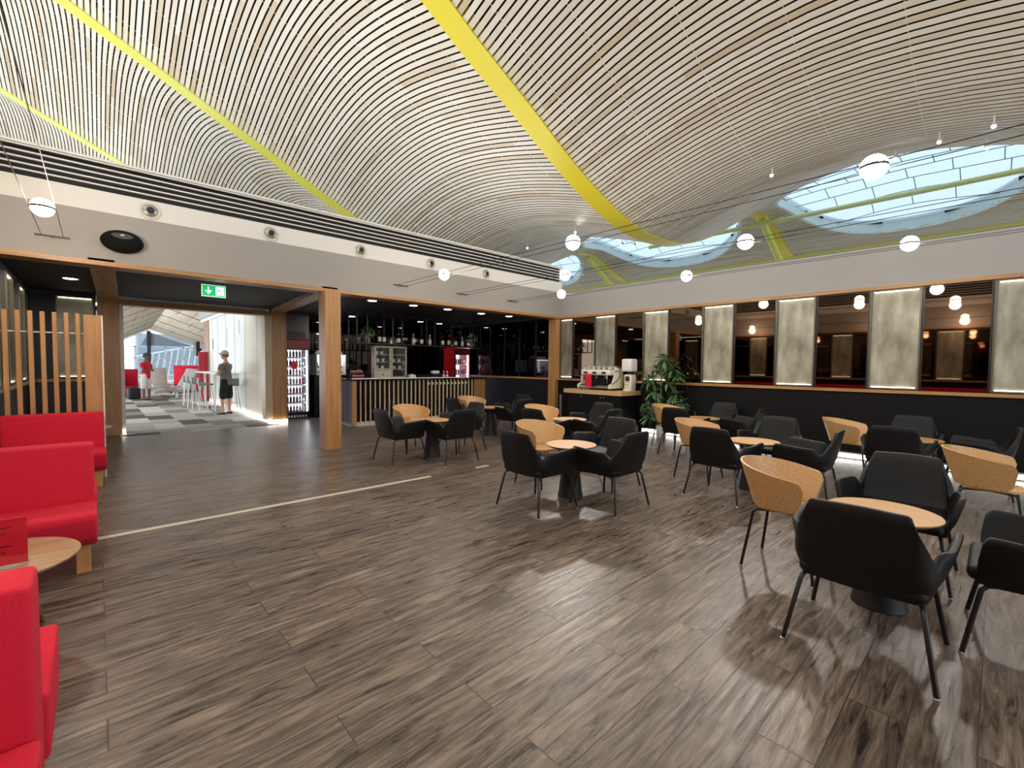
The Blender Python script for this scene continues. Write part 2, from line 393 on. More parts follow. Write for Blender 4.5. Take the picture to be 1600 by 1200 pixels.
# ------------------------------------------------------------------ mirror wall (right): wainscot, ledge, glass and woven panels
struct(MB().box(8.79, -7, 0.12, 8.85, 5.30, 1.085).build('wall_wainscot', M['dark_panel']))
struct(MB().box(8.82, 5.30, 0.0, 8.86, 7.78, 1.085).build('wall_wainscot', M['dark_panel']))
struct(MB().box(8.80, 8.02, 0.0, 8.86, 13.25, 1.085).build('wall_wainscot', mat('navy_black_panel', rgb(16, 14, 26), 0.5)))
struct(MB().box(8.75, -7, 1.085, XB, 7.78, 1.13).build('trim_ledge', M['oaky']))
struct(MB().box(8.75, 8.02, 1.085, XB, 13.25, 1.13).build('trim_ledge', M['oaky']))
led_strip('light_strip', 'bright white light strip glowing under the dark wall panelling beside the tables', (8.82, -7, 0.02, 8.85, 5.30, 0.085))
def wall_panel(axis_x, s, y0, y1, label, z0=1.14, z1=2.655, rot=False):
    """woven metal panel in a shallow lit box. axis_x: wall plane, s: +1 when the room lies towards -x"""
    t = empty('backlit_panel', (axis_x, (y0 + y1) / 2, z0), 0, label, 'wall panel', 'backlit woven metal panels'); h = (y1 - y0) / 2
    H = z1 - z0
    d = -0.055 * s
    mb = MB(); fr = 0.022
    mb.box(0, -h, 0, d, -h + fr, H); mb.box(0, h - fr, 0, d, h, H); mb.box(0, -h + fr, 0, d, h - fr, fr); mb.box(0, -h + fr, H - fr, d, h - fr, H)
    mb.build('frame', mat('bronze_frame', rgb(96, 90, 74), 0.4, metal=0.6), t)
    MB().box(-0.002 * s, -h + fr, fr, -0.012 * s, h - fr, H - fr).build('woven_panel', M['panel'], t)
    for z in (fr + 0.001, H - fr - 0.013):
        MB().box(-0.02 * s, -h + fr + 0.02, z, -0.036 * s, h - fr - 0.02, z + 0.012).build('light_strip', M['led'], t)
    return t
def mirror(axis_x, s, y0, y1, label, m='mirror', z0=1.14, z1=2.655):
    t = empty('mirror_panel', (axis_x, (y0 + y1) / 2, z0), 0, label, 'mirror', 'bronze mirrors between the panels'); h = (y1 - y0) / 2; H = z1 - z0
    MB().box(-0.001 * s, -h + 0.02, 0, -0.015 * s, h - 0.02, H).build('glass', M[m], t)
    mb = MB(); mb.box(0, -h, 0, -0.03 * s, -h + 0.02, H); mb.box(0, h - 0.02, 0, -0.03 * s, h, H)
    mb.build('frame', M['black_metal'], t); return t
ordn = ['beside the corner post', 'second from the corner post', 'third from the corner post, behind the potted plant', 'fourth from the corner post', 'fifth from the corner post',
        'sixth from the corner post', 'seventh from the corner post, at the picture edge', 'eighth from the corner post', 'ninth from the corner post']
ys = [(7.77, 7.35)] + [(6.67 - 1.32 * k, 6.07 - 1.32 * k) for k in range(0, 8)]
for k, (a, b) in enumerate(ys):
    wall_panel(XB + 0.03, 1, b, a, 'backlit metal panel on right wall, ' + ordn[k])
    if k + 1 < len(ys):
        mirror(XB + 0.03, 1, ys[k + 1][0] + 0.005, b - 0.005, 'bronze mirror on right wall, just after the panel ' + ordn[k].split(',')[0])
# smoked mirrors of the bar side
for k in range(8):
    y0 = 8.03 + k * 0.65
    mirror(XB + 0.03, 1, y0, min(y0 + 0.645, 13.24), 'smoked mirror over navy panelling beside the bar, ' + ['nearest the corner post', 'second in the row', 'third in the row', 'fourth in the row', 'fifth in the row', 'sixth in the row', 'seventh in the row', 'deepest in the row'][k], 'darkmirror')['group'] = 'smoked mirrors beside the bar'
# opposite wall behind the sofas, as it shows in the mirrors
struct(MB().box(XW - 0.03, -7, 0, XW, 11.85, 1.085).build('wall_back_panelling', M['dark_panel']))
struct(MB().box(XW - 0.03, -7, 1.085, XW + 0.05, 11.85, 1.13).build('trim_ledge', M['oaky']))
for k in range(14):
    y = -5.9 + 1.32 * k
    if y > 11.2: break
    wh = 'panel on wall behind the sofas, ' if y < 7 else 'panel on left wall of the dark lounge, '
    nm = ['furthest from the bar', 'second along', 'third along', 'fourth along', 'just behind the camera', 'beside the camera', 'over the front red sofa', 'over the middle red sofa', 'over the coffee table', 'above the far red sofa', 'behind the slatted divider', 'in the middle', 'near the end', 'in the corner'][k]
    wall_panel(XW - 0.03, -1, y, y + 0.6, 'woven metal ' + wh + nm, z1=2.6)
    mirror(XW - 0.03, -1, y + 0.61, min(y + 1.31, 11.8), 'bronze mirror by the ' + wh + nm, z1=2.6)
# lounge back wall: panel and mirrors (facing -y)
def wall_panel_y(y, x0, x1, label):
    t = empty('backlit_panel', ((x0 + x1) / 2, y, 1.14), 0, label, 'wall panel', 'backlit woven metal panels'); h = (x1 - x0) / 2; H = 1.53; fr = 0.022
    mb = MB(); mb.box(-h, 0, 0, -h + fr, -0.055, H); mb.box(h - fr, 0, 0, h, -0.055, H); mb.box(-h + fr, 0, 0, h - fr, -0.055, fr); mb.box(-h + fr, 0, H - fr, h - fr, -0.055, H)
    mb.build('frame', MATS['bronze_frame'], t); MB().box(-h + fr, -0.002, fr, h - fr, -0.012, H - fr).build('woven_panel', M['panel'], t)
    for z in (fr + 0.001, H - fr - 0.013): MB().box(-h + fr + 0.02, -0.02, z, h - fr - 0.02, -0.036, z + 0.012).build('light_strip', M['led'], t)
wall_panel_y(11.88, -0.55, -0.02, 'backlit gold metal panel on the lounge end wall behind the slatted divider')
struct(MB().box(XW, 11.82, 1.07, 0.02, 11.88, 1.12).build('trim_ledge', M['oakx']))

# ------------------------------------------------------------------ vaulted lath ceiling
ZB = [(-12, 15.4), (-6, 13.1), (-3, 11.6), (-1, 10.6), (0, 10.1), (1.3, 9.47), (2.8, 8.72), (4.4, 7.92), (5.3, 7.42), (6.65, 6.78), (7.9, 6.14), (9.2, 5.6), (10.6, 5.22), (12, 5.14), (13.5, 5.3),
      (15.5, 5.95), (17.5, 6.85), (19.2, 7.55), (20.5, 7.75), (21.5, 7.5), (23, 6.98), (24.5, 6.68), (27, 6.5), (30, 6.8), (34, 7.6)]
def zb(x):
    n = len(ZB)
    for i in range(n - 1):
        if x <= ZB[i+1][0] or i == n - 2: break
    x0, z0 = ZB[i]; x1, z1 = ZB[i+1]
    def sl(j):
        if j <= 0: return (ZB[1][1]-ZB[0][1])/(ZB[1][0]-ZB[0][0])
        if j >= n-1: return (ZB[-1][1]-ZB[-2][1])/(ZB[-1][0]-ZB[-2][0])
        return (ZB[j+1][1]-ZB[j-1][1])/(ZB[j+1][0]-ZB[j-1][0])
    h = x1 - x0; t = (x - x0) / h; m0 = sl(i) * h; m1 = sl(i+1) * h
    return (2*t**3-3*t*t+1)*z0 + (t**3-2*t*t+t)*m0 + (-2*t**3+3*t*t)*z1 + (t**3-t*t)*m1
BEAMS = [6.95 + 9 * k for k in range(-2, 4)]
AR = [(-20, 0.85), (9, 0.82), (12, 0.86), (14, 1.12), (15.5, 1.2), (17.5, 1.05), (20, 0.5), (23, 0.0), (40, 0.0)]
def arch(x):
    for (x0, a0), (x1, a1) in zip(AR, AR[1:]):
        if x <= x1:
            t = (x - x0) / (x1 - x0); t = t * t * (3 - 2 * t); return a0 + (a1 - a0) * t
    return 0.0
def zc(x, y):
    k = math.floor((y - BEAMS[0]) / 9.0); y0 = BEAMS[0] + 9 * k + 0.25
    t = min(1, max(0, (y - y0) / 8.5)); return zb(x) + arch(x) * math.sin(PI * t)
SKX, SKA, SKB = 20.0, 3.25, 3.6
ARCH = 0.35
PITCH = 0.118
bays = list(zip(BEAMS, BEAMS[1:]))
pitch_n = range(int(-10 / PITCH), int(33 / PITCH))
for bi, (ya, yb) in enumerate(bays):
    y0, y1 = ya + 0.25, yb - 0.25; ym = (y0 + y1) / 2
    mb = MB(); bm = mb.bm
    for i in pitch_n:
        x = i * PITCH
        spans = [(y0, y1)]
        e = 1 - ((x - SKX) / SKA) ** 2
        if e > 0:
            h = SKB * math.sqrt(e); spans = [(y0, ym - h), (ym + h, y1)]
        for (s0, s1) in spans:
            n = max(2, int((s1 - s0) / 0.55)); prev = None
            for j in range(n + 1):
                y = s0 + (s1 - s0) * j / n
                xa, xb_ = x - 0.042, x + 0.042
                za, zb_ = zc(xa, y), zc(xb_, y)
                cur = [bm.verts.new((xa, y, za + 0.006)), bm.verts.new((xa, y, za)), bm.verts.new((xb_, y, zb_)), bm.verts.new((xb_, y, zb_ + 0.006))]
                if prev:
                    for q in range(3): bm.faces.new([prev[q], cur[q], cur[q+1], prev[q+1]])
                prev = cur
    o = mb.build('ceiling_laths', M['bamboo'], norm=False); struct(o)
    # dark soffit above the laths
    mb = MB(); bm = mb.bm; cx = [(-10 + 0.5 * i) for i in range(86)]; cy = [y0 - 0.2 + (y1 - y0 + 0.4) * j / 20 for j in range(21)]
    V = [[bm.verts.new((x, y, zc(x, min(max(y, y0), y1)) + 0.3)) for y in cy] for x in cx]
    for i in range(len(cx) - 1):
        for j in range(len(cy) - 1):
            xm, yy = (cx[i] + cx[i+1]) / 2, (cy[j] + cy[j+1]) / 2
            if ((xm - SKX) / (SKA + 0.15)) ** 2 + ((yy - ym) / (SKB + 0.15)) ** 2 < 1: continue
            bm.faces.new([V[i][j], V[i+1][j], V[i+1][j+1], V[i][j+1]])
    MB_o = mb.build('soffit_backing', mat('dark_void', rgb(24, 20, 20), 0.9), o, norm=False)
    # hangers crossing the gaps: pale rods above the laths running along x
    mb = MB()
    for fy in (0.06, 0.18, 0.34, 0.5, 0.66, 0.82, 0.94):
        y = y0 + (y1 - y0) * fy; pts = []
        x = -9.5
        while x < 17.2: pts.append((x, y, zc(x, y) + 0.028)); x += 0.7
        mb.tube(pts, 0.008, 4)
    mb.build('hanger_rail', mat('pale_metal_rail', rgb(220, 216, 206), 0.5), o)
    # skylight
    t = empty('skylight', (SKX, ym, zb(SKX)), 0, ['oval skylight beyond the right end of the wall, out of frame', 'largest oval skylight, on the right above the mirror wall', 'middle oval skylight behind the yellow beam', 'smallest oval skylight above the corner of the room', 'far oval skylight hidden behind the left wall'][bi], 'skylight', 'oval skylights in the lath ceiling')
    zoff = zb(SKX)
    ring = [(SKX + SKA * math.cos(a), ym + SKB * math.sin(a)) for a in [2 * PI * k / 64 for k in range(64)]]
    def loc(p, dz, sc=1.0):
        x = SKX + (p[0] - SKX) * sc; y = ym + (p[1] - ym) * sc
        return (x - SKX, y - ym, zc(p[0], p[1]) + dz - zoff)
    mb = MB(); mb.grid([[loc(p, -0.04, 1.0), loc(p, -0.04, 1.035), loc(p, 0.42, 1.035), loc(p, 0.42, 1.12), loc(p, 0.46, 1.12), loc(p, 0.46, 1.0), loc(p, -0.04, 1.0)] for p in ring], closed_u=True)
    mb.build('rim', mat('pale_blue_rim', rgb(206, 220, 222), 0.4), t, smooth=False)
    mb = MB(); bm = mb.bm
    NR = 10; Vr = [[bm.verts.new(loc(p, 0.30 + 0.45 * (1 - (q / NR) ** 2), q / NR)[:2] + ((zc(p[0], p[1]) - zoff) * (q / NR) ** 2 + (ARCH) * (1 - (q / NR) ** 2) * 0.8 + 0.30,)) for p in ring] for q in range(1, NR + 1)]
    c = bm.verts.new((0, 0, ARCH * 0.8 + 0.30))
    for k in range(64):
        bm.faces.new([c, Vr[0][k], Vr[0][(k+1) % 64]])
        for q in range(NR - 1): bm.faces.new([Vr[q][k], Vr[q+1][k], Vr[q+1][(k+1) % 64], Vr[q][(k+1) % 64]])
    mb.build('glazing', M['skyglass'], t, smooth=True)
    def gz(x, y):   # glazing height, local
        rr = math.sqrt((x / SKA) ** 2 + (y / SKB) ** 2); 
        if rr < 1e-4: return ARCH * 0.8 + 0.3
        px, py = SKX + x / rr, ym + y / rr
        return (zc(px, py) - zoff) * rr * rr + ARCH * (1 - rr * rr) * 0.8 + 0.30
    mb = MB()
    nx = 9
    for i in range(1, nx):
        x = -SKA + 2 * SKA * i / nx; h = SKB * math.sqrt(1 - (x / SKA) ** 2)
        pts = [(x, -h + 2 * h * j / 14, 0) for j in range(15)]
        mb.tube([(p[0], p[1], gz(p[0], p[1]) - 0.02) for p in pts], 0.014, 4)
    for i in range(nx):
        xa = -SKA + 2 * SKA * i / nx; xb_ = xa + 2 * SKA / nx; xm = (xa + xb_) / 2
        h = SKB * math.sqrt(max(0, 1 - (max(abs(xa), abs(xb_)) / SKA) ** 2)); yy = -h + 0.5 + (i % 2) * 0.55
        while yy < h - 0.3:
            mb.tube([(xa, yy, gz(xa, yy) - 0.02), (xb_, yy, gz(xb_, yy) - 0.02)], 0.014, 4); yy += 1.15
    mb.build('glazing_bars', mat('grey_glazing_bar', rgb(120, 140, 146), 0.5), t)

# yellow beams
names = ['yellow box beam behind the camera side', 'yellow box beam nearest the camera, overhead', 'broad yellow beam sweeping down across the middle of the ceiling', 'thinner yellow-green beam on the left side of the ceiling', 'pale green beam at the far left edge of the ceiling', 'most distant beam of the lath ceiling']
for k, yc in enumerate(BEAMS):
    mb = MB(); rows = []
    x = -10.0
    while x <= 24.6:
        z = zb(x) - 0.03; rows.append([(x, yc - 0.25, z), (x, yc + 0.25, z), (x, yc + 0.25, z + 0.6), (x, yc - 0.25, z + 0.6), (x, yc - 0.25, z)]); x += 0.4
    mb.grid(rows); o = mb.build('roof_beam', M['lime'] if k >= 4 else (mat('lemon_steel_paint', rgb(206, 202, 74), 0.45) if k == 3 else M['yellow']), smooth=False)
    tag(o, names[k], 'beam', 'curved steel roof beams')
    if k in (2, 3):
        mb = MB(); mb.tube([(20.3, yc - 0.1, 7.55), (22.7, yc - 0.1, 6.25), (24.6, yc - 0.1, 5.2)], 0.13, 12, r1=0.16)
        o = mb.build('roof_strut', M['lime'], smooth=True); tag(o, 'sloping lime green strut under the roof beam beside the ' + ('large' if k == 2 else 'smallest') + ' skylight', 'strut', 'roof struts')
for (x, z, r, lb) in ((20.3, 7.38, 0.09, 'long pale yellow tube crossing in front of the large skylight'), (24.3, 6.72, 0.11, 'long lime green tube just above the top of the right wall')):
    o = MB().tube([(x, -10, z), (x, 12 if z > 7 else 24, z)], r, 12).build('roof_tube', mat('pale_lime_paint', rgb(206, 204, 140), 0.45) if z > 7 else M['lime'], smooth=True); tag(o, lb, 'tube')


o = MB().box(XW, -5.0, 0.46, XW + 0.04, 7.3, 0.90, bev=0.015).build('added_red_strip', M['red'], smooth=True); tag(o, 'added red padded strip behind the sofas, giving the mirrors their red line', 'added wall strip')  # made-up strip, added only for the continuous red line in the mirrors
# ------------------------------------------------------------------ chairs
def lerp(a, b, t): return a + (b - a) * t
def smooth(t): t = min(1, max(0, t)); return t * t * (3 - 2 * t)

def make_armchair():
    """faces +x; origin on the floor under the seat centre"""
    t = empty('armchair')
    # plan path of the shell from the front of one arm round the back to the front of the other
    half = [(0.245, 0.300), (0.12, 0.303), (0.0, 0.300), (-0.12, 0.292), (-0.20, 0.282), (-0.240, 0.262), (-0.262, 0.225), (-0.270, 0.15), (-0.276, 0.06), (-0.278, 0.0)]
    full = half + [(x, -y) for x, y in half[-2::-1]]
    n = len(full)
    # resample
    P = []; d = [0]
    for a, b in zip(full, full[1:]): d.append(d[-1] + math.hypot(b[0]-a[0], b[1]-a[1]))
    N = 110; Ltot = d[-1]
    for i in range(N + 1):
        s = Ltot * i / N; k = 0
        while k < n - 2 and d[k+1] < s: k += 1
        f = (s - d[k]) / (d[k+1] - d[k]); P.append((lerp(full[k][0], full[k+1][0], f), lerp(full[k][1], full[k+1][1], f), s))
    def top(s):
        u = min(s, Ltot - s)          # distance from the arm front along the path
        # arm: .64 at front edge, falls gently to the notch at u=.50, then climbs to the back top
        if u < 0.045: return 0.50 + 0.135 * math.sqrt(max(0, 1 - (1 - u / 0.045) ** 2))
        if u < 0.37: return 0.635 - 0.022 * smooth((u - 0.06) / 0.3)
        if u < 0.45: return 0.613 - 0.063 * smooth((u - 0.37) / 0.08)
        if u < 0.545: return 0.55 + 0.222 * ((u - 0.45) / 0.095) ** 1.1
        if u < 0.58: return 0.772 + 0.029 * math.sqrt(1 - (1 - (u - 0.545) / 0.035) ** 2)
        return 0.801 + 0.006 * smooth((u - 0.58) / 0.15)
    def nrm(i):
        a = P[max(i-1, 0)]; b = P[min(i+1, N)]; dx, dy = b[0]-a[0], b[1]-a[1]; l = math.hypot(dx, dy); return (dy / l, -dx / l)   # outward
    def pos(i, z, off):
        x, y, s = P[i]; nx, ny = nrm(i); u = min(s, Ltot - s); back = smooth((u - 0.41) / 0.12)
        x += -nx * off * -1 * -1 if False else 0
        q = (z - 0.37)
        # lower edge tucks in, back leans rearwards, sides of the back draw in towards the top
        tuck = -0.035 * (1 - smooth(q / 0.12))
        px, py = x + nx * (tuck - off), y + ny * (tuck - off)
        px -= back * max(0, z - 0.45) * 0.20
        py *= 1 - back * smooth((z - 0.52) / 0.25) * 0.05
        py += (1 - smooth((u - 0.30) / 0.15)) * (0.045 if y > 0 else -0.045) * smooth((z - 0.42) / 0.24)
        return (px, py, z)
    rows = []
    for i in range(N + 1):
        tp = top(P[i][2]); T = 0.034; zb0 = 0.372; row = []
        for k in range(9): row.append(pos(i, lerp(zb0, tp - 0.012, k / 8), 0))
        row.append(pos(i, tp - 0.003, 0.006)); row.append(pos(i, tp, T / 2)); row.append(pos(i, tp - 0.003, T - 0.006))
        for k in range(8, -1, -1): row.append(pos(i, lerp(zb0, tp - 0.012, k / 8), T))
        row.append(row[0]); rows.append(row)
    mb = MB(); V = mb.grid(rows)
    mb.bm.faces.new([v for v in V[0][:-1]][::-1]); mb.bm.faces.new([v for v in V[-1][:-1]])
    bmesh.ops.remove_doubles(mb.bm, verts=mb.bm.verts[:], dist=0.0004)
    mb.build('backrest', M['leather'], t, smooth=True)
    # seat pad
    mb = MB(); mb.box(-0.245, -0.255, 0.375, 0.285, 0.255, 0.455, bev=0.035, seg=4)
    mb.build('seat', M['leather'], t, smooth=True)
    for sx, sy in ((1, 1), (1, -1), (-1, 1), (-1, -1)):
        mb = MB(); mb.tube([(0.0 * sx, sy * 0.20, 0.366), (0.17 * sx, sy * 0.225, 0.366), (0.205 * sx, sy * 0.235, 0.36), (0.228 * sx, sy * 0.243, 0.335), (0.285 * sx, sy * 0.30, 0.012)], 0.0115, 10)
        lg = mb.build('leg', M['black_metal'], t, smooth=True)
        MB().lathe([(0.010, 0.0), (0.013, 0.002), (0.013, 0.012), (0.009, 0.016)], 10, c=(0.286 * sx, sy * 0.301, 0)).build('foot_glide', M['chrome'], lg, smooth=True)
    return t

def make_woodchair():
    """faces +x; wide conical plywood band, plywood seat, black tube legs"""
    t = empty('plywood_chair')
    # the band: path angle from one arm tip to the other
    N = 56; rows = []; th0 = math.radians(120)
    for i in range(N + 1):
        a = lerp(-th0, th0, i / N); f = abs(a) / th0
        rt, rb = 0.31, 0.215
        def P(r, z, stretch=1.0):
            # superellipse-ish: arms run forward
            ca, sa = math.cos(a), math.sin(a)
            x = -r * ca; y = r * sa * 1.02
            if abs(a) > PI / 2: x = (abs(a) - PI / 2) * r * 1.15; y = r * 1.02 * (1 if a > 0 else -1) * (1 - 0.10 * (abs(a) - PI/2))
            return (x - 0.0, y, z)
        top = 0.77 - 0.09 * f ** 1.6 ; bot = 0.464
        # round the ends
        e = max(0, (f - 0.93) / 0.07); top = lerp(top, top - 0.05, e * e)
        bot = lerp(bot, bot + 0.03, e * e)
        row = []
        K = 6
        for k in range(K + 1):
            z = lerp(bot, top, k / K); r = lerp(rb, rt, (z - 0.46) / 0.31); row.append(P(r, z))
        for k in range(K, -1, -1):
            z = lerp(bot, top, k / K); r = lerp(rb, rt, (z - 0.46) / 0.31) - 0.014; row.append(P(r, z))
        row.append(row[0]); rows.append(row)
    mb = MB(); V = mb.grid(rows); mb.bm.faces.new(V[0][:-1][::-1]); mb.bm.faces.new(V[-1][:-1])
    bmesh.ops.remove_doubles(mb.bm, verts=mb.bm.verts[:], dist=0.0004)
    mb.build('backrest', M['ply'], t, smooth=True)
    # seat: rounded plywood plate, turned up at the back to meet the band
    mb = MB(); pts = []
    for k in range(40):
        a = 2 * PI * k / 40; c, s_ = math.cos(a), math.sin(a); e = 0.55
        pts.append((0.19 * abs(c) ** e * (1 if c >= 0 else -1) + 0.015, 0.185 * abs(s_) ** e * (1 if s_ >= 0 else -1)))
    mb.prism(pts, 2, 0.445, 0.462); mb.build('seat', M['ply'], t)
    MB().box(-0.205, -0.07, 0.455, -0.185, 0.07, 0.56, bev=0.006).build('back_bracket', M['ply'], t)
    for sx, sy in ((1, 1), (1, -1), (-1, 1), (-1, -1)):
        mb = MB(); mb.tube([(0, sy * 0.10, 0.434), (0.13 * sx, sy * 0.15, 0.434), (0.158 * sx, sy * 0.162, 0.428), (0.17 * sx, sy * 0.168, 0.405), (0.225 * sx, sy * 0.215, 0.012)], 0.0105, 10)
        lg = mb.build('leg', M['black_metal'], t, smooth=True)
        MB().lathe([(0.010, 0.0), (0.013, 0.002), (0.013, 0.012), (0.009, 0.016)], 10, c=(0.226 * sx, sy * 0.2155, 0)).build('foot_glide', M['chrome'], lg, smooth=True)
    return t

def make_table():
    t = empty('bistro_table')
    MB().lathe([(0.0005, 0.556), (0.25, 0.556), (0.275, 0.570), (0.280, 0.578), (0.277, 0.582), (0.0005, 0.582)], 56).build('tabletop', M['ply'], t, smooth=True)
    MB().lathe([(0.138, 0.0), (0.142, 0.006), (0.134, 0.03), (0.106, 0.26), (0.075, 0.50), (0.085, 0.545), (0.085, 0.556)], 32).build('pedestal', M['black'], t, smooth=True)
    return t

ac = make_armchair(); wc = make_woodchair(); tb = make_table(); first = {'a': True, 'w': True, 't': True}
def put(kind, x, y, rz, label, group):
    proto = {'a': ac, 'w': wc, 't': tb}[kind]
    if first[kind]:
        first[kind] = False; o = proto; o.location = (x, y, 0); o.rotation_euler = (0, 0, rz); o['label'] = label
    else: o = dup(proto, None, (x, y, 0), rz, label)
    o['category'] = 'table' if kind == 't' else 'chair'; o['group'] = group
    return o
TAB = [   # x, y, name, then (dx, dy, turn) for the chairs at -x, -y, +x and the wood chair at +y
    (3.87, 6.05, 'the table before the bar\'s left end', (-0.56, 0.0, 0), (0.03, -0.49, 0), (0.66, 0.10, 0), (-0.02, 0.60, 0)),
    (6.00, 7.15, 'the far table near the corner post', (-0.58, 0.1, 0), (0.13, -0.60, 0), (0.62, 0.0, 0), (-0.02, 0.60, 0)),
    (3.86, 3.20, 'the middle table nearest the open floor', (-0.56, -0.02, 0), (0.04, -0.49, 0), (0.66, 0.0, 0), (0.10, 0.56, 0)),
    (5.68, 4.75, 'the table before the coffee counter', (-0.56, 0.0, 0), (0.05, -0.52, 0), (0.62, 0.0, 0), (-0.02, 0.60, 0)),
    (7.62, 3.42, 'the table by the potted plant', (-0.57, 0.05, 0), (0.13, -0.60, 0), (0.62, 0.0, 0), (0.0, 0.60, 0)),
    (5.72, 1.95, 'the centre-right table', (-0.59, 0.11, -0.06), (0.0, -0.53, 0.05), (0.62, 0.0, 0), (0.02, 0.66, 0)),
    (7.45, 0.68, 'the right-hand table by the glowing skirting', (-0.57, 0.1, 0), (0.08, -0.55, 0.04), (0.60, 0.1, 0), (0.02, 0.66, 0)),
    (3.52, 0.45, 'the nearest table at lower right', (-0.57, -0.02, 0), (-0.01, -0.66, 0), (0.68, 0.0, 0), (0.12, 0.55, 0)),
]
for (x, y, nm, A, B, C, W) in TAB:
    put('t', x, y, 0, 'round oak topped cone foot table, ' + nm.replace('the ', '', 1), 'round bistro tables')
    g = 'black leather armchairs round the tables'
    put('a', x + A[0], y + A[1], A[2], 'black armchair on the near left side of ' + nm, g)
    put('a', x + B[0], y + B[1], PI / 2 + B[2], 'black armchair on the near right side of ' + nm, g)
    put('a', x + C[0], y + C[1], PI + C[2], 'black armchair facing us across ' + nm, g)
    put('w', x + W[0], y + W[1], -PI / 2 + W[2], 'bent oak plywood chair on the far left of ' + nm, 'bent plywood chairs, one at each table')
put('w', 5.60, 0.02, -PI / 2, 'bent oak plywood chair cut off by the right picture edge', 'bent plywood chairs, one at each table')

# ------------------------------------------------------------------ red bench sofas
def sofa(yb, seats, label, nm, x0=XW + 0.05, x1=-0.07):
    """backrest centred on y=yb; seats: list of +1/-1 directions the seats face"""
    t = empty(nm, ((x0 + x1) / 2, yb, 0), 0, label, 'sofa', 'red upholstered bench sofas'); h = (x1 - x0) / 2
    MB().prism([(-0.115, 0.20), (0.115, 0.20), (0.095, 0.84), (-0.095, 0.84)], 0, -h, h, bev=0.02).build('backrest', M['red'], t, smooth=True)
    for s in seats:
        pts = [(s * 0.11, 0.20), (s * 0.48, 0.20), (s * 0.56, 0.26), (s * 0.60, 0.40), (s * 0.585, 0.44), (s * 0.11, 0.42)]
        MB().prism(pts, 0, -h + 0.002, h + 0.012, bev=0.018).build('seat', M['red'], t, smooth=True)
        for ex in (-h + 0.06, h - 0.10):
            MB().box(ex, s * 0.40 - 0.035, 0, ex + 0.075, s * 0.40 + 0.035, 0.20, bev=0.004).build('leg', M['oak'], t)
    MB().box(-h + 0.03, -0.40 if -1 in seats else -0.08, 0.165, h - 0.03, 0.40 if 1 in seats else 0.08, 0.20).build('frame', M['black'], t)
    return t
sofa(1.86, (1, -1), 'red back-to-back bench sofa at the lower left corner, nearest the camera', 'bench_sofa', x1=-0.145)
sofa(4.64, (1, -1), 'red back-to-back bench sofa in the middle on the left', 'bench_sofa', x1=-0.035)
sofa(7.43, (-1,), 'red bench sofa standing against the slatted wooden divider', 'bench_sofa', x1=0.045)

def coffee_table(x, y, label, m):
    t = empty('coffee_table', (x, y, 0), 0, label, 'table', 'low round coffee tables')
    MB().lathe([(0.0005, 0.428), (0.33, 0.43), (0.352, 0.443), (0.355, 0.452), (0.350, 0.456), (0.0005, 0.456)], 56).build('tabletop', m, t, smooth=True)
    for k in range(3):
        a = math.radians(45 + 120 * k + 5); c, s_ = math.cos(a), math.sin(a)
        MB().tube([(0.16 * c, 0.16 * s_, 0.43), (0.29 * c, 0.29 * s_, 0.0)], 0.022, 12, r1=0.012).build('leg', wood_dark, t, smooth=True)
    return t
wood_dark = wood('dark_oak_leg', rgb(84, 60, 40), rgb(112, 82, 56), 0.45)
wood_top = wood('brown_oak_top', rgb(150, 116, 84), rgb(184, 148, 112), 0.35, axis=0)
coffee_table(-0.44, 3.34, 'low round wooden coffee table between the two nearest red sofas', wood_top)
coffee_table(-0.20, 9.3, 'low round coffee table behind the slatted divider in the dark lounge', mat('white_table_top', rgb(220, 214, 206), 0.4))
t = empty('menu_stand', (-0.42, 3.2, 0.457), 0.0, 'red sign in an acrylic stand on the near coffee table', 'sign')
MB().box(-0.15, -0.004, 0.012, 0.15, 0.004, 0.235).build('card', M['redcard'], t)
mb = MB(); mb.box(-0.152, -0.030, 0.0, 0.152, 0.030, 0.006); mb.box(-0.152, -0.0075, 0.006, 0.152, -0.0055, 0.24); mb.build('acrylic_holder', M['pane'], t)
mb = MB()
for k in range(5): mb.box(-0.10, -0.0052, 0.19 - 0.03 * k, 0.10 - 0.02 * (k % 3), -0.0045, 0.196 - 0.03 * k)
mb.build('print', mat('dark_red_print', rgb(120, 10, 26), 0.6), t)

# slatted divider behind the far sofa
t = empty('slatted_divider', (-0.4, 7.60, 0), 0, 'tall divider of upright oak slats behind the far red sofa', 'room divider')
MB().box(0.285, -0.045, 0, 0.455, 0.045, 2.02, bev=0.002).build('end_board', M['oak'], t)
MB().box(0.445, -0.047, 0, 0.460, 0.047, 2.02).build('edge_strip', M['cream'], t)
k = 0; x = 0.20
x = 0.235
while x > -0.40:
    MB().box(x - 0.021, -0.03, 0.05, x + 0.021, 0.03, 2.03, bev=0.006).build('slat', M['oak'], t); x -= 0.099
MB().tube([(-0.448, 0.034, 1.79), (0.30, 0.034, 1.79)], 0.008, 8).build('rod', M['white'], t, smooth=True)
MB().box(-0.448, -0.03, 0.0, 0.285, 0.03, 0.05).build('base_rail', M['oakx'], t)

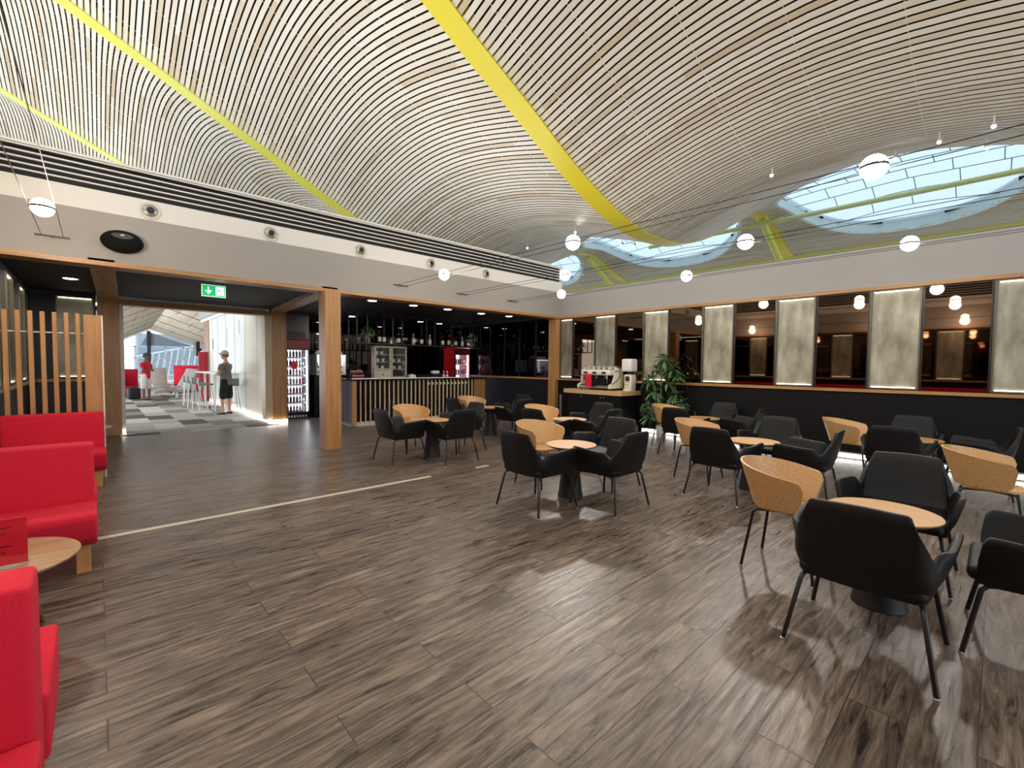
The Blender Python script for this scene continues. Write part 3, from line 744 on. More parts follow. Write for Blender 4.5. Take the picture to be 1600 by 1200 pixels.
# ------------------------------------------------------------------ globe lamps on stretched cables
def globe(x, y, label, z=2.94, on=True, e=17):
    t = empty('globe_lamp', (x, y, z), 0, label, 'lamp', 'glowing globe lamps strung on the cable pairs')
    R = 0.088
    up = [(0.0005, R)] + [(R * math.sin(PI * k / 20), R * math.cos(PI * k / 20)) for k in range(1, 10)] + [(R * 0.992, 0.010), (0.0005, 0.010)]
    MB().lathe(up, 28).build('upper_glass', M['lamp'], t, smooth=True)
    MB().lathe([(r, -zz) for r, zz in up][::-1], 28).build('lower_glass', M['lamp'], t, smooth=True)
    MB().lathe([(0.0005, -0.010), (R + 0.001, -0.010), (R + 0.003, 0), (R + 0.001, 0.010), (0.0005, 0.010)], 28).build('band', M['black_metal'], t, smooth=True)
    l = bpy.data.lights.new('bulb', 'POINT'); l.energy = e; l.color = (1.0, 0.86, 0.70); l.shadow_soft_size = 0.09
    o = bpy.data.objects.new('bulb', l); col.objects.link(o); o.parent = t; o.location = (0, 0, -0.11)
    return t
def cable_run(x, label, y0=-6.0):
    t = empty('lamp_cable', (x, YA, 2.94), 0, label, 'cable', 'cable pairs stretched across the room')
    MB().box(-0.15, -0.045, -0.008, 0.15, -0.03, 0.008).build('bracket', M['black_metal'], t)
    MB().box(-0.012, -0.03, -0.01, 0.012, 0, 0.01).build('bracket_arm', M['black_metal'], t)
    for s in (-1, 1): MB().tube([(s * 0.093, -0.035, 0), (s * 0.093, y0 - YA, 0)], 0.0035, 6).build('wire', M['black_metal'], t, smooth=True)
CX = (-0.36, 4.25, 5.68, 7.12)
cable_run(CX[0], 'pair of thin cables over the red sofas on the left')
cable_run(CX[1], 'pair of thin cables nearest the oak column, running over the tables')
cable_run(CX[2], 'pair of thin cables in the middle of the three over the tables')
cable_run(CX[3], 'pair of thin cables closest to the mirror wall')
globe(CX[0], 6.35, 'glowing globe lamp at far left, over the red sofas', e=48)
globe(CX[0], 2.6, 'globe lamp over the near coffee table, seen only in the mirrors', e=48)
globe(CX[0], 0.7, 'globe lamp above the camera on the left cable, seen only in the mirrors', e=48)
globe(CX[1], 6.28, 'globe lamp against the grey wall right above the bar shelf')
globe(CX[1], 3.54, 'globe lamp just left of the middle skylight')
globe(CX[1], 0.68, 'biggest globe lamp, in front of the large skylight')
globe(CX[2], 4.89, 'globe lamp at the end of the black grille near the corner')
globe(CX[2], 2.09, 'globe lamp below the belly of the ceiling beside the middle skylight')
globe(CX[3], 6.22, 'lowest globe lamp, hanging right at the room corner')
globe(CX[3], 3.52, 'globe lamp against the right wall above the third mirror')
globe(CX[3], 0.77, 'globe lamp against the right wall near the picture edge')

# ------------------------------------------------------------------ things on the left fascia
def diffuser(x, n):
    t = empty('air_diffuser', (x, YA, 3.465), 0, 'round white jet air diffuser on the left wall, ' + n, 'air vent', 'round jet diffusers on the left wall')
    MB().lathe([(0.075, 0.0), (0.118, 0.0), (0.118, -0.012), (0.108, -0.02), (0.088, -0.012), (0.075, -0.004)], 32, ax=1).build('ring', M['cream'], t, smooth=True)
    MB().lathe([(0.086, -0.003), (0.078, -0.03), (0.045, -0.05), (0.040, -0.045), (0.040, -0.01)], 28, c=(0, 0, 0), ax=1).build('nozzle', mat('satin_aluminium', rgb(176, 172, 164), 0.35, metal=0.6), t, smooth=True)
    MB().lathe([(0.0005, -0.052), (0.037, -0.052), (0.037, -0.046), (0.0005, -0.046)], 20, c=(0.004, 0, -0.006), ax=1).build('opening', M['black'], t)
for x, n in zip((0.56, 2.02, 3.47, 4.92, 6.34), ('leftmost, above the exit walkway', 'second from the left', 'third from the left', 'fourth from the left', 'fifth and nearest the corner')): diffuser(x, n)
t = empty('loudspeaker', (0.27, YA, 2.99), 0, 'black oval loudspeaker on the grey wall at left', 'loudspeaker')
prof = [(0.0005, -0.15), (0.10, -0.148), (0.17, -0.13), (0.208, -0.085), (0.215, -0.04), (0.19, -0.01), (0.12, 0.0), (0.0005, 0.0)]
MB().lathe([(r, z) for r, z in prof], 40, ax=1, sy=0.66).build('housing', mat('black_speaker_plastic', rgb(12, 12, 13), 0.8, spec=0.2, bump=(700, 0.4)), t, smooth=True)
MB().lathe([(0.0005, -0.02), (0.10, -0.02), (0.12, 0.0), (0.0005, 0.0)], 24, c=(0, -0.13, 0.055), ax=1, sy=0.35).build('front_horn', mat('dark_grey_plastic', rgb(48, 48, 50), 0.4), t, smooth=True)
MB().box(-0.018, -0.155, 0.058, 0.018, -0.152, 0.070).build('badge', M['white'], t)

# exit sign hanging in the portal
t = empty('exit_sign', (1.36, 8.36, 2.475), 0, 'green illuminated exit sign with down arrow and running figure', 'sign')
MB().box(-0.16, -0.012, 0.0, 0.16, 0.012, 0.185).build('housing', mat('sign_white_case', rgb(232, 236, 232), 0.4, emit=(0.8, 0.95, 0.85, 1), estr=0.5), t)
gm = mat('sign_green', rgb(0, 150, 84), 0.5, emit=rgb(0, 168, 92), estr=1.0); wm = mat('sign_white', (1, 1, 1, 1), 0.5, emit=(0.9, 1, 0.93, 1), estr=1.5)
MB().box(-0.148, -0.0135, 0.012, 0.148, -0.012, 0.173).build('green_face', gm, t)
mb = MB()
mb.box(-0.078, -0.0145, 0.075, -0.062, -0.0136, 0.150)
mb.prism([(-0.115, 0.095), (-0.070, 0.038), (-0.025, 0.095), (-0.045, 0.095), (-0.070, 0.066), (-0.095, 0.095)], 1, -0.0145, -0.0136)
mb.build('arrow', wm, t)
MB().box(0.025, -0.0145, 0.03, 0.135, -0.0136, 0.158).build('door_pictogram', wm, t)
mb = MB()
def limb(a, b, w):
    (x0, z0), (x1, z1) = a, b; dx, dz = x1 - x0, z1 - z0; l = math.hypot(dx, dz); nx, nz = -dz / l * w, dx / l * w
    mb.prism([(x0 + nx, z0 + nz), (x1 + nx, z1 + nz), (x1 - nx, z1 - nz), (x0 - nx, z0 - nz)], 1, -0.0155, -0.0146)
limb((0.078, 0.125), (0.068, 0.092), 0.008); limb((0.076, 0.12), (0.052, 0.108), 0.004); limb((0.052, 0.108), (0.042, 0.122), 0.004); limb((0.078, 0.12), (0.095, 0.10), 0.004)
limb((0.068, 0.092), (0.050, 0.080), 0.005); limb((0.050, 0.080), (0.046, 0.055), 0.005); limb((0.070, 0.090), (0.090, 0.078), 0.005); limb((0.090, 0.078), (0.108, 0.055), 0.005)
mb.prism([(0.084 + 0.009 * math.cos(2*PI*k/12), 0.140 + 0.009 * math.sin(2*PI*k/12)) for k in range(12)], 1, -0.0155, -0.0146)
mb.build('running_figure', gm, t)
mb = MB(); mb.tube([(-0.10, 0, 0.185), (-0.10, 0, 0.275)], 0.004, 8); mb.tube([(0.10, 0, 0.185), (0.10, 0, 0.275)], 0.004, 8); mb.build('hanger', M['steel'], t)

# downlights of the low ceiling
def downlight(x, y, label, e=14, c=(0.95, 0.93, 1.0)):
    t = empty('downlight', (x, y, ZC), 0, label, 'light', 'round downlights in the low black ceiling')
    MB().lathe([(0.085, 0.0), (0.085, -0.012), (0.105, -0.012), (0.108, -0.006), (0.108, 0.0)], 28).build('trim_ring', M['white'], t, smooth=True)
    MB().lathe([(0.0005, 0.0), (0.0005, -0.008), (0.085, -0.008), (0.085, 0.0)], 28).build('lens', M['down'], t)
    l = bpy.data.lights.new('beam', 'SPOT'); l.energy = e; l.color = c; l.spot_size = math.radians(120); l.spot_blend = 0.8; l.shadow_soft_size = 0.08
    o = bpy.data.objects.new('beam', l); col.objects.link(o); o.parent = t; o.location = (0, 0, -0.03)
for (x, y, n) in ((4.15, 8.72, 'first from the oak column in the front row over the bar'), (5.12, 8.75, 'second in the front row over the bar'), (6.04, 8.78, 'third in the front row over the bar'), (7.1, 8.85, 'fourth in the front row over the bar'), (8.0, 8.8, 'last in the front row, nearest the corner post'),
                  (4.33, 12.0, 'back row over the bar, hidden partly by the oak column'), (5.12, 12.0, 'back row over the bar, second'), (7.2, 11.9, 'back row over the bar, third'), (7.95, 12.0, 'back row over the bar, above the red cooler')):
    downlight(x, y, 'ceiling downlight, ' + n)
downlight(-0.28, 9.9, 'round ceiling downlight over the dark lounge at left', e=8)
# ------------------------------------------------------------------ bar
t = empty('bar_counter', (4.27, 10.0, 0), 0, 'long black topped bar fronted with thin upright oak battens', 'bar counter')
MB().box(0.0, 0.07, 0.1, 3.90, 0.72, 1.06).build('body', mat('black_gloss_laminate', rgb(16, 14, 15), 0.08, spec=0.7), t)
MB().box(0.03, 0.05, 0, 3.87, 0.70, 0.10).build('plinth', mat('pale_plinth', rgb(214, 208, 196), 0.5), t)
MB().box(-0.03, -0.03, 1.06, 3.95, 0.75, 1.10, bev=0.004).build('counter_top', mat('black_stone_top', rgb(26, 26, 28), 0.15), t)
MB().box(-0.02, -0.02, 1.1, 3.2, 0.0, 1.122).build('edge_strip', mat('white_edge_lip', rgb(236, 234, 230), 0.4), t)
MB().box(0.0, -0.008, 0.02, 0.10, 0.07, 1.06).build('end_post', M['oak'], t)
for k in range(28):
    x = 0.20 + k * 0.1205
    MB().box(x - 0.010, -0.002, 0.06, x + 0.010, 0.04, 1.06).build('batten', M['slatwood'], t)
for k in range(5):
    x = 3.565 + k * 0.078
    MB().box(x - 0.02, -0.004, 0.02, x + 0.02, 0.06, 1.06).build('wide_batten', M['oak'], t)
for k in range(6): MB().box(-0.012, 0.10 + 0.105 * k, 0.06, 0.012, 0.14 + 0.105 * k, 1.06).build('end_batten', mat('mauve_grey_batten', rgb(150, 142, 156), 0.4), t)
for k in range(11): MB().box(2.02 + k * 0.1205, 0.045, 0.93, 2.09 + k * 0.1205, 0.068, 0.99).build('front_block', M['slatwood'], t)
# back counter
t = empty('back_counter', (4.25, 12.35, 0), 0, 'long black back counter along the bar\'s mirror wall', 'counter')
MB().box(0, 0.02, 0.08, 3.8, 0.85, 1.10).build('body', M['black'], t)
MB().box(-0.01, 0, 1.10, 3.82, 0.87, 1.14).build('counter_top', MATS['black_stone_top'], t)
MB().box(0, 0.05, 0, 3.8, 0.85, 0.08).build('plinth', M['black_metal'], t)
for k in range(5): MB().box(0.03 + 0.76 * k, 0.0, 0.12, 0.73 + 0.76 * k, 0.02, 1.06).build('door', mat('dark_door', rgb(34, 32, 34), 0.35), t)
# smoked mirror wall behind
for k in range(6):
    x0 = 4.15 + k * 0.77; tt = empty('mirror_panel', (x0, 13.25, 1.15), 0, 'smoked mirror sheet on the wall behind the bar, ' + ['leftmost', 'second from left', 'third from left', 'fourth from left', 'fifth from left', 'rightmost'][k], 'mirror', 'smoked mirrors behind the bar')
    MB().box(0.01, -0.015, 0, 0.755, -0.001, 1.55).build('glass', M['darkmirror'], tt); MB().box(-0.01, -0.03, 0, 0.01, 0, 1.55).build('frame', M['black_metal'], tt)
# wall cladding above the first fridge
o = struct(MB().box(3.42, 12.45, 2.08, 4.15, 13.25, ZC).build('wall_bulkhead', mat('warm_grey_cladding', rgb(96, 90, 84), 0.6)))
mb = MB()
for k in range(5): mb.box(3.50, 12.44, 2.12 + 0.035 * k, 4.05, 12.45, 2.135 + 0.035 * k)
mb.build('vent_slot', M['black'], o)
struct(MB().box(3.42, 12.12, 0, 3.50, 12.46, ZC).build('wall_bulkhead', MATS['warm_grey_cladding']))
struct(MB().box(4.15, 12.95, 0, 4.2, 13.25, ZC).build('wall_bulkhead', M['black']))

# bottles
def bottle_proto(name, body, labelm, cap, h=0.30, r=0.037):
    t = empty(name)
    MB().lathe([(r*0.9, 0), (r, 0.008), (r, h*0.58), (r*0.75, h*0.67), (r*0.36, h*0.76), (r*0.34, h*0.93)], 14).build('glass', body, t, smooth=True)
    MB().lathe([(r*1.02, h*0.16), (r*1.03, h*0.17), (r*1.03, h*0.50), (r*1.02, h*0.51)], 14).build('paper_label', labelm, t, smooth=True)
    MB().lathe([(r*0.40, h*0.86), (r*0.42, h), (0.0005, h)], 12).build('cap', cap, t, smooth=True)
    return t
gl_dark = mat('dark_bottle_glass', rgb(20, 22, 18), 0.1); gl_clear = mat('pale_bottle_glass', rgb(150, 160, 160), 0.08); gl_amber = mat('amber_bottle_glass', rgb(84, 40, 18), 0.1)
paper = mat('bottle_paper', rgb(232, 228, 216), 0.6); cap_red = mat('red_capsule', rgb(120, 20, 36), 0.4); cap_b = mat('black_cap', rgb(24, 24, 26), 0.4); cap_w = mat('white_cap', rgb(225, 225, 222), 0.4)
P_wine = bottle_proto('wine_bottle', gl_dark, paper, cap_red, 0.32, 0.040)
P_spirit = bottle_proto('spirit_bottle', gl_dark, paper, cap_b, 0.28, 0.042)
P_pale = bottle_proto('spirit_bottle', gl_clear, paper, cap_w, 0.29, 0.040)
# hanging bottle rack
RX0, RX1, RY0, RY1, RZ = 4.45, 8.12, 10.15, 10.62, 1.93
t = empty('hanging_rack', ((RX0 + RX1) / 2, (RY0 + RY1) / 2, RZ), 0, 'long black metal bottle rack hung from the ceiling over the bar', 'shelf')
hx = (RX1 - RX0) / 2; hy = (RY1 - RY0) / 2
MB().box(-hx, -hy, 0, hx, hy, 0.025).build('shelf', M['black_metal'], t)
mb = MB(); q = 0.012
for s in (-1, 1): mb.box(-hx, s*hy - q, 0.70, hx, s*hy + q, 0.724); mb.box(s*hx - q, -hy, 0.70, s*hx + q, hy, 0.724)
mb.build('top_frame', M['black_metal'], t)
for k, f in enumerate((-1, -0.86, -0.5, -0.36, 0.02, 0.16, 0.45, 0.62, 0.86, 1)):
    MB().box(f*hx - q, -hy - q, 0, f*hx + q, -hy + q, ZC - RZ).build('hanger', M['black_metal'], t)
for k, f in enumerate((-1, -0.5, 0.1, 0.6, 1)):
    MB().box(f*hx - q, hy - q, 0, f*hx + q, hy + q, ZC - RZ).build('hanger', M['black_metal'], t)
used = set()
def place(proto, loc, label, group, cat='bottle', rz=None):
    if proto.name not in used: used.add(proto.name); o = proto; o.location = loc
    else: o = dup(proto, None, loc)
    if rz is not None: o.rotation_euler = (0, 0, rz)
    o['label'] = label; o['category'] = cat
    if group: o['group'] = group
    elif 'group' in o: del o['group']
    return o
G = 'bottles on the hanging bar rack'
for x, pr, d, y in ((5.09, P_wine, 'tall wine bottle with pale label, nearest the left rack plant', 10.3), (5.24, P_wine, 'second wine bottle of the pair near the left rack plant', 10.36), (5.58, P_spirit, 'dark bottle with small label above the display cabinet', 10.25), (5.68, P_spirit, 'dark bottle just right of the one above the display cabinet', 10.5),
                    (6.06, P_pale, 'pale bottle in the middle of the rack beside the stout dark one', 10.36), (6.22, P_spirit, 'stout dark bottle in the middle of the rack', 10.22), (6.52, P_pale, 'white topped bottle right of the middle of the rack', 10.3), (6.93, P_spirit, 'left of the three dark bottles towards the right of the rack', 10.3),
                    (7.13, P_wine, 'middle of the three dark bottles towards the right of the rack', 10.3), (7.36, P_spirit, 'right of the three dark bottles towards the right of the rack', 10.3), (7.66, P_pale, 'pale bottle next to the right rack plant', 10.4)):
    place(pr, (x, y, RZ + 0.025), d, G)

def leaf_ball(mb, c, r, n, L, W):
    for i in range(n):
        u = random.uniform(-0.4, 1); a = random.uniform(0, 2 * PI); s = math.sqrt(max(0, 1 - u * u)); d = Vector((s * math.cos(a), s * math.sin(a), u))
        p = Vector(c) + d * r * random.uniform(0.35, 1); e = (d + Vector((random.uniform(-.6, .6), random.uniform(-.6, .6), random.uniform(-.3, .3)))).normalized()
        leaf(mb, p, e, L * random.uniform(0.7, 1.2), W * random.uniform(0.8, 1.2))
def leaf(mb, p, d, L, W, droop=0.3):
    d = d.normalized(); sd = d.cross(Vector((0, 0, 1)))
    if sd.length < 0.05: sd = Vector((1, 0, 0))
    sd.normalize(); up = sd.cross(d); bm = mb.bm; prev = None
    for k in range(5):
        f = k / 4; w = W * (0.12 + math.sin(PI * min(f * 0.92 + 0.05, 1)) * 0.5); q = p + d * L * f - Vector((0, 0, 1)) * droop * L * f * f
        cur = [bm.verts.new(q - sd * w + up * w * 0.25), bm.verts.new(q), bm.verts.new(q + sd * w + up * w * 0.25)]
        if prev:
            for j in range(2): bm.faces.new([prev[j], cur[j], cur[j+1], prev[j+1]])
        prev = cur
def pot_plant(x, y, z, label):
    t = empty('potted_plant', (x, y, z), 0, label, 'plant', 'small plants on the bar rack')
    MB().lathe([(0.055, 0), (0.06, 0.005), (0.075, 0.12), (0.068, 0.12), (0.06, 0.10), (0.0005, 0.10)], 20).build('pot', mat('glass_grey_pot', rgb(140, 144, 136), 0.3), t, smooth=True)
    mb = MB(); leaf_ball(mb, (0, 0, 0.24), 0.15, 90, 0.085, 0.035); mb.build('foliage', mat('variegated_leaf', rgb(150, 190, 140), 0.4, noise=(14, 0.5)), t, smooth=True, norm=False)
pot_plant(4.80, 10.36, RZ + 0.025, 'small leafy plant in a pot at the left end of the bar rack')
pot_plant(7.98, 10.36, RZ + 0.025, 'small leafy plant in a pot at the right end of the bar rack')

# tall drinks fridge beside the portal
def fridge(x, y, w, d, h, label, side, header, rows, doorframe, hz=0.22):
    """front faces -y; x,y = front left bottom corner"""
    t = empty('drinks_fridge', (x, y, 0), 0, label, 'fridge')
    mb = MB(); mb.box(0, 0.03, 0.12, 0.03, d, h); mb.box(w - 0.03, 0.03, 0.12, w, d, h); mb.box(0.03, 0.03, h - hz, w - 0.03, d, h); mb.box(0.03, d - 0.03, 0.12, w - 0.03, d, h - hz); mb.box(0.03, 0.03, 0.12, w - 0.03, d - 0.03, 0.17)
    mb.build('cabinet', side, t)
    MB().box(0, 0.0, h - hz, w, 0.03, h).build('header', header, t)
    MB().box(0.031, d - 0.045, 0.175, w - 0.031, d - 0.031, h - hz - 0.005).build('lit_back', M['cool'], t)
    MB().box(w - 0.075, 0.045, 0.18, w - 0.055, 0.065, h - hz - 0.01).build('light_tube', M['ledw'], t)
    mb = MB()
    z0, z1 = 0.17, h - hz
    for k in range(1, rows): mb.box(0.035, 0.08, z0 + (z1 - z0) * k / rows - 0.006, w - 0.08, d - 0.05, z0 + (z1 - z0) * k / rows + 0.006); mb.box(0.035, 0.07, z0 + (z1 - z0) * k / rows - 0.02, w - 0.08, 0.08, z0 + (z1 - z0) * k / rows + 0.02)
    mb.build('shelf', M['white'], t)
    dr = MB(); f = 0.04; dr.box(0, 0, 0.14, f, 0.028, z1); dr.box(w - f, 0, 0.14, w, 0.028, z1); dr.box(f, 0, 0.14, w - f, 0.028, 0.14 + f); dr.box(f, 0, z1 - f, w - f, 0.028, z1)
    dd = dr.build('door', doorframe, t); MB().box(f, 0.010, 0.14 + f, w - f, 0.016, z1 - f).build('glass', M['pane'], dd); MB().box(0.012, -0.03, 0.9, 0.03, 0.0, 1.3).build('handle', M['steel'], dd)
    mb = MB(); mb.box(0.02, 0.02, 0.0, w - 0.02, d, 0.12); mb.build('base', M['black_metal'], t)
    mb = MB()
    for k in range(7): mb.box(0.05 + k * (w - 0.1) / 7, 0.012, 0.03, 0.05 + (k + 0.6) * (w - 0.1) / 7, 0.02, 0.09)
    mb.build('grille', M['cream'], t)
    return t, z0, z1
t, z0, z1 = fridge(3.56, 12.45, 0.60, 0.62, 2.06, 'tall lit drinks fridge with dark red header beside the walkway portal', M['black'], mat('dark_red_header', rgb(120, 12, 28), 0.4), 7, M['black_metal'])
c = MB().box(0.14, -0.006, 1.30, 0.27, -0.001, 1.50).build('notice', M['redcard'], t)
D1 = bottle_proto('soft_drink_bottle', mat('cola_bottle', rgb(46, 20, 24), 0.15), mat('red_band', rgb(160, 30, 44), 0.5), cap_w, 0.20, 0.028)
D2 = bottle_proto('soft_drink_bottle', mat('blue_pet_bottle', rgb(92, 104, 160), 0.15), paper, mat('blue_cap', rgb(60, 70, 150), 0.5), 0.20, 0.028)
D3 = bottle_proto('soft_drink_bottle', mat('pale_pet_bottle', rgb(190, 200, 210), 0.15), mat('pink_band', rgb(200, 120, 140), 0.5), cap_w, 0.20, 0.028)
rown = ['bottom', 'second', 'third', 'fourth', 'fifth', 'sixth', 'top']
for r in range(7):
    for k in range(6):
        pr = (D1, D2, D3, D1)[(r * 3 + k // 2) % 4]
        place(pr, (3.56 + 0.075 + k * 0.078, 12.45 + 0.13, z0 + (z1 - z0) * r / 7 + (0.0205 if r else 0.002)), 'small drink bottle on the %s shelf of the tall fridge beside the portal' % rown[r], 'drinks on the %s shelf of the tall fridge' % rown[r])
t, z0, z1 = fridge(8.15, 11.45, 0.60, 0.60, 1.97, 'red sided lit drinks cooler at the right end of the bar', mat('cola_red_side', rgb(178, 16, 26), 0.35), mat('cooler_header', rgb(110, 12, 20), 0.35), 5, M['black_metal'], 0.17)
for r in range(1, 5):
    for k in range(6):
        pr = (D2, D3, D1)[(r + k // 2) % 3]
        place(pr, (8.15 + 0.075 + k * 0.078, 11.45 + 0.13, z0 + (z1 - z0) * r / 5 + 0.0205), 'small drink bottle on the %s shelf of the red cooler' % rown[r], 'drinks on the %s shelf of the red cooler' % rown[r])

# lit countertop display behind the oak column
t = empty('counter_chiller', (4.32, 12.40, 1.141), 0, 'lit glass countertop chiller with bottles, half hidden by the oak column', 'display case')
mb = MB(); mb.box(0, 0, 0, 0.80, 0.5, 0.05); mb.box(0, 0, 0.54, 0.80, 0.5, 0.57); mb.box(0, 0, 0.05, 0.02, 0.5, 0.54); mb.box(0.78, 0, 0.05, 0.80, 0.5, 0.54)
mb.build('case', M['white'], t); MB().box(0.02, 0.48, 0.05, 0.78, 0.495, 0.54).build('lit_back', M['cool'], t)
MB().box(0.02, 0.02, 0.515, 0.78, 0.05, 0.538).build('light_tube', M['ledw'], t); MB().box(0.02, 0.0, 0.05, 0.78, 0.006, 0.54).build('glass', M['pane'], t)
MB().prism([(0.08, 0.57), (0.08, 0.60), (0.16, 0.68), (0.64, 0.68), (0.72, 0.60), (0.72, 0.57)], 1, 0.05, 0.40).build('top_sign', M['white'], t)
J = empty('juice_bottle'); MB().lathe([(0.05, 0), (0.052, 0.01), (0.052, 0.16), (0.03, 0.21), (0.022, 0.23)], 16).build('glass', mat('orange_juice', rgb(224, 160, 40), 0.3), J, smooth=True); MB().lathe([(0.026, 0.23), (0.026, 0.255), (0.0005, 0.255)], 12).build('cap', cap_b, J, smooth=True)
place(J, (4.845, 12.6, 1.192), 'orange juice bottle in the lit countertop chiller', None)
for x, n in ((4.42, 'far left'), (4.54, 'left'), (4.95, 'right'), (5.045, 'far right')):
    place(P_spirit, (x, 12.6, 1.192), 'dark bottle at the %s of the lit countertop chiller' % n, 'bottles in the countertop chiller')

# two-door display cabinet standing on the bar
t = empty('display_cabinet', (4.97, 10.33, 1.101), 0, 'beige two-door glass display cabinet standing on the bar', 'cabinet')
bg_ = mat('champagne_metal', rgb(176, 166, 148), 0.4, metal=0.2)
mb = MB(); W_, D_, H_ = 0.88, 0.18, 0.80
mb.box(0, 0.02, 0, 0.025, D_, H_); mb.box(W_ - 0.025, 0.02, 0, W_, D_, H_); mb.box(0.025, 0.02, H_ - 0.03, W_ - 0.025, D_, H_); mb.box(0.025, 0.02, 0, W_ - 0.025, D_, 0.03); mb.box(0.025, D_ - 0.02, 0.03, W_ - 0.025, D_, H_ - 0.03); mb.box(0.43, 0.02, 0.03, 0.45, D_ - 0.02, H_ - 0.03)
mb.build('carcass', bg_, t)
for x0, x1 in ((0.0, 0.437), (0.443, 0.88)):
    f = 0.045; zb_ = 0.20 if x0 == 0 else 0.0
    mb = MB(); mb.box(x0, 0, zb_, x0 + f, 0.02, H_); mb.box(x1 - f, 0, zb_, x1, 0.02, H_); mb.box(x0 + f, 0, zb_, x1 - f, 0.02, zb_ + f); mb.box(x0 + f, 0, H_ - f, x1 - f, 0.02, H_)
    d_ = mb.build('door', bg_, t); MB().box(x0 + f, 0.006, zb_ + f, x1 - f, 0.012, H_ - f).build('glass', M['pane'], d_)
    MB().lathe([(0.0005, -0.02), (0.010, -0.018), (0.010, 0.0)], 12, c=(0.415 if x0 == 0 else 0.465, 0, 0.42), ax=1).build('knob', M['black_metal'], d_, smooth=True)
MB().box(0.026, D_ - 0.026, 0.031, W_ - 0.026, D_ - 0.0205, H_ - 0.031).build('back_lining', M['black'], t)
dd = MB().box(0, 0, 0.0, 0.437, 0.02, 0.195).build('drawer', mat('cream_drawer', rgb(190, 182, 160), 0.5), t); MB().box(0.19, -0.012, 0.08, 0.25, 0.0, 0.10).build('handle', M['black_metal'], dd)
mb = MB()
for x0, x1 in ((0.03, 0.428), (0.452, 0.85)):
    for z in (0.22, 0.40, 0.58): mb.box(x0, 0.03, z, x1, D_ - 0.03, z + 0.012)
mb.build('shelf', mat('cream_shelf', rgb(220, 210, 180), 0.5), t)
CUP = empty('cup'); MB().lathe([(0.026, 0), (0.028, 0.004), (0.038, 0.075), (0.035, 0.075), (0.026, 0.008), (0.0005, 0.008)], 16).build('bowl', M['white'], CUP, smooth=True); MB().tube([(0.034, 0, 0.06), (0.055, 0, 0.055), (0.056, 0, 0.035), (0.032, 0, 0.025)], 0.004, 6).build('handle', M['white'], CUP, smooth=True)
for k, (x, z, n) in enumerate(((0.10, 0.592, 'top left shelf'), (0.22, 0.592, 'top left shelf, inner'), (0.12, 0.412, 'middle left shelf'), (0.26, 0.412, 'middle left shelf, inner'), (0.10, 0.232, 'low left shelf'), (0.24, 0.232, 'low left shelf, inner'), (0.55, 0.412, 'middle right shelf'), (0.70, 0.412, 'middle right shelf, inner'), (0.56, 0.232, 'low right shelf'), (0.72, 0.232, 'low right shelf, inner'))):
    place(CUP, (4.97 + x, 10.33 + 0.09, 1.102 + z), 'white cup inside the display cabinet, ' + n, 'cups in the display cabinet', 'cup')

# small things along the bar top
t = empty('cup_rack', (4.62, 10.50, 1.101), 0, 'two-tier rack at the left end of the bar', 'rack')
mb = MB(); mb.box(-0.16, -0.06, 0.0, 0.16, 0.10, 0.012); mb.box(-0.16, 0.03, 0.0, -0.15, 0.10, 0.16); mb.box(0.15, 0.03, 0, 0.16, 0.10, 0.16); mb.box(-0.16, 0.03, 0.105, 0.16, 0.10, 0.117); mb.build('frame', M['black_metal'], t)
MINI = empty('small_jar'); MB().lathe([(0.020, 0), (0.022, 0.003), (0.022, 0.045), (0.018, 0.05)], 12).build('jar_body', mat('red_jar', rgb(170, 30, 40), 0.3), MINI, smooth=True); MB().lathe([(0.022, 0.05), (0.022, 0.066), (0.0005, 0.066)], 12).build('lid', M['white'], MINI, smooth=True)
for k in range(6):
    place(MINI, (4.62 - 0.125 + 0.05 * k, 10.47, 1.114), 'little red jar with white lid on the lower tier of the bar rack', 'jars on the lower tier', 'jar')
    place(MINI, (4.62 - 0.125 + 0.05 * k, 10.56, 1.219), 'little red jar with white lid on the upper tier of the bar rack', 'jars on the upper tier', 'jar')
t = empty('napkin_box', (5.92, 10.20, 1.101), 0, 'small white napkin box on the bar beside the display cabinet', 'box')
MB().box(-0.09, -0.06, 0, 0.09, 0.06, 0.085, bev=0.015).build('box_body', M['white'], t, smooth=True); MB().box(-0.05, -0.012, 0.085, 0.05, 0.012, 0.10).build('napkin', M['cream'], t)
t = empty('straw_dispenser', (6.62, 10.20, 1.101), 0, 'dark dispenser with rounded white top on the bar', 'dispenser')
MB().box(-0.07, -0.06, 0, 0.07, 0.06, 0.11, bev=0.005).build('base', M['black'], t); MB().box(-0.11, -0.07, 0.11, 0.11, 0.07, 0.19, bev=0.03, seg=4).build('top', M['white'], t, smooth=True)
KET = empty('sauce_bottle'); MB().lathe([(0.030, 0), (0.032, 0.01), (0.032, 0.10), (0.016, 0.14)], 16).build('bottle_body', mat('ketchup_red', rgb(190, 26, 26), 0.3), KET, smooth=True); MB().lathe([(0.017, 0.14), (0.014, 0.17), (0.006, 0.19), (0.0005, 0.19)], 12).build('cap', M['white'], KET, smooth=True)
MB().lathe([(0.0325, 0.03), (0.033, 0.032), (0.033, 0.08), (0.0325, 0.082)], 16).build('paper_label', paper, KET, smooth=True)
place(KET, (6.86, 10.14, 1.101), 'left of the two red sauce bottles on the bar', 'sauce bottles', 'bottle'); place(KET, (6.98, 10.16, 1.101), 'right of the two red sauce bottles on the bar', 'sauce bottles', 'bottle')

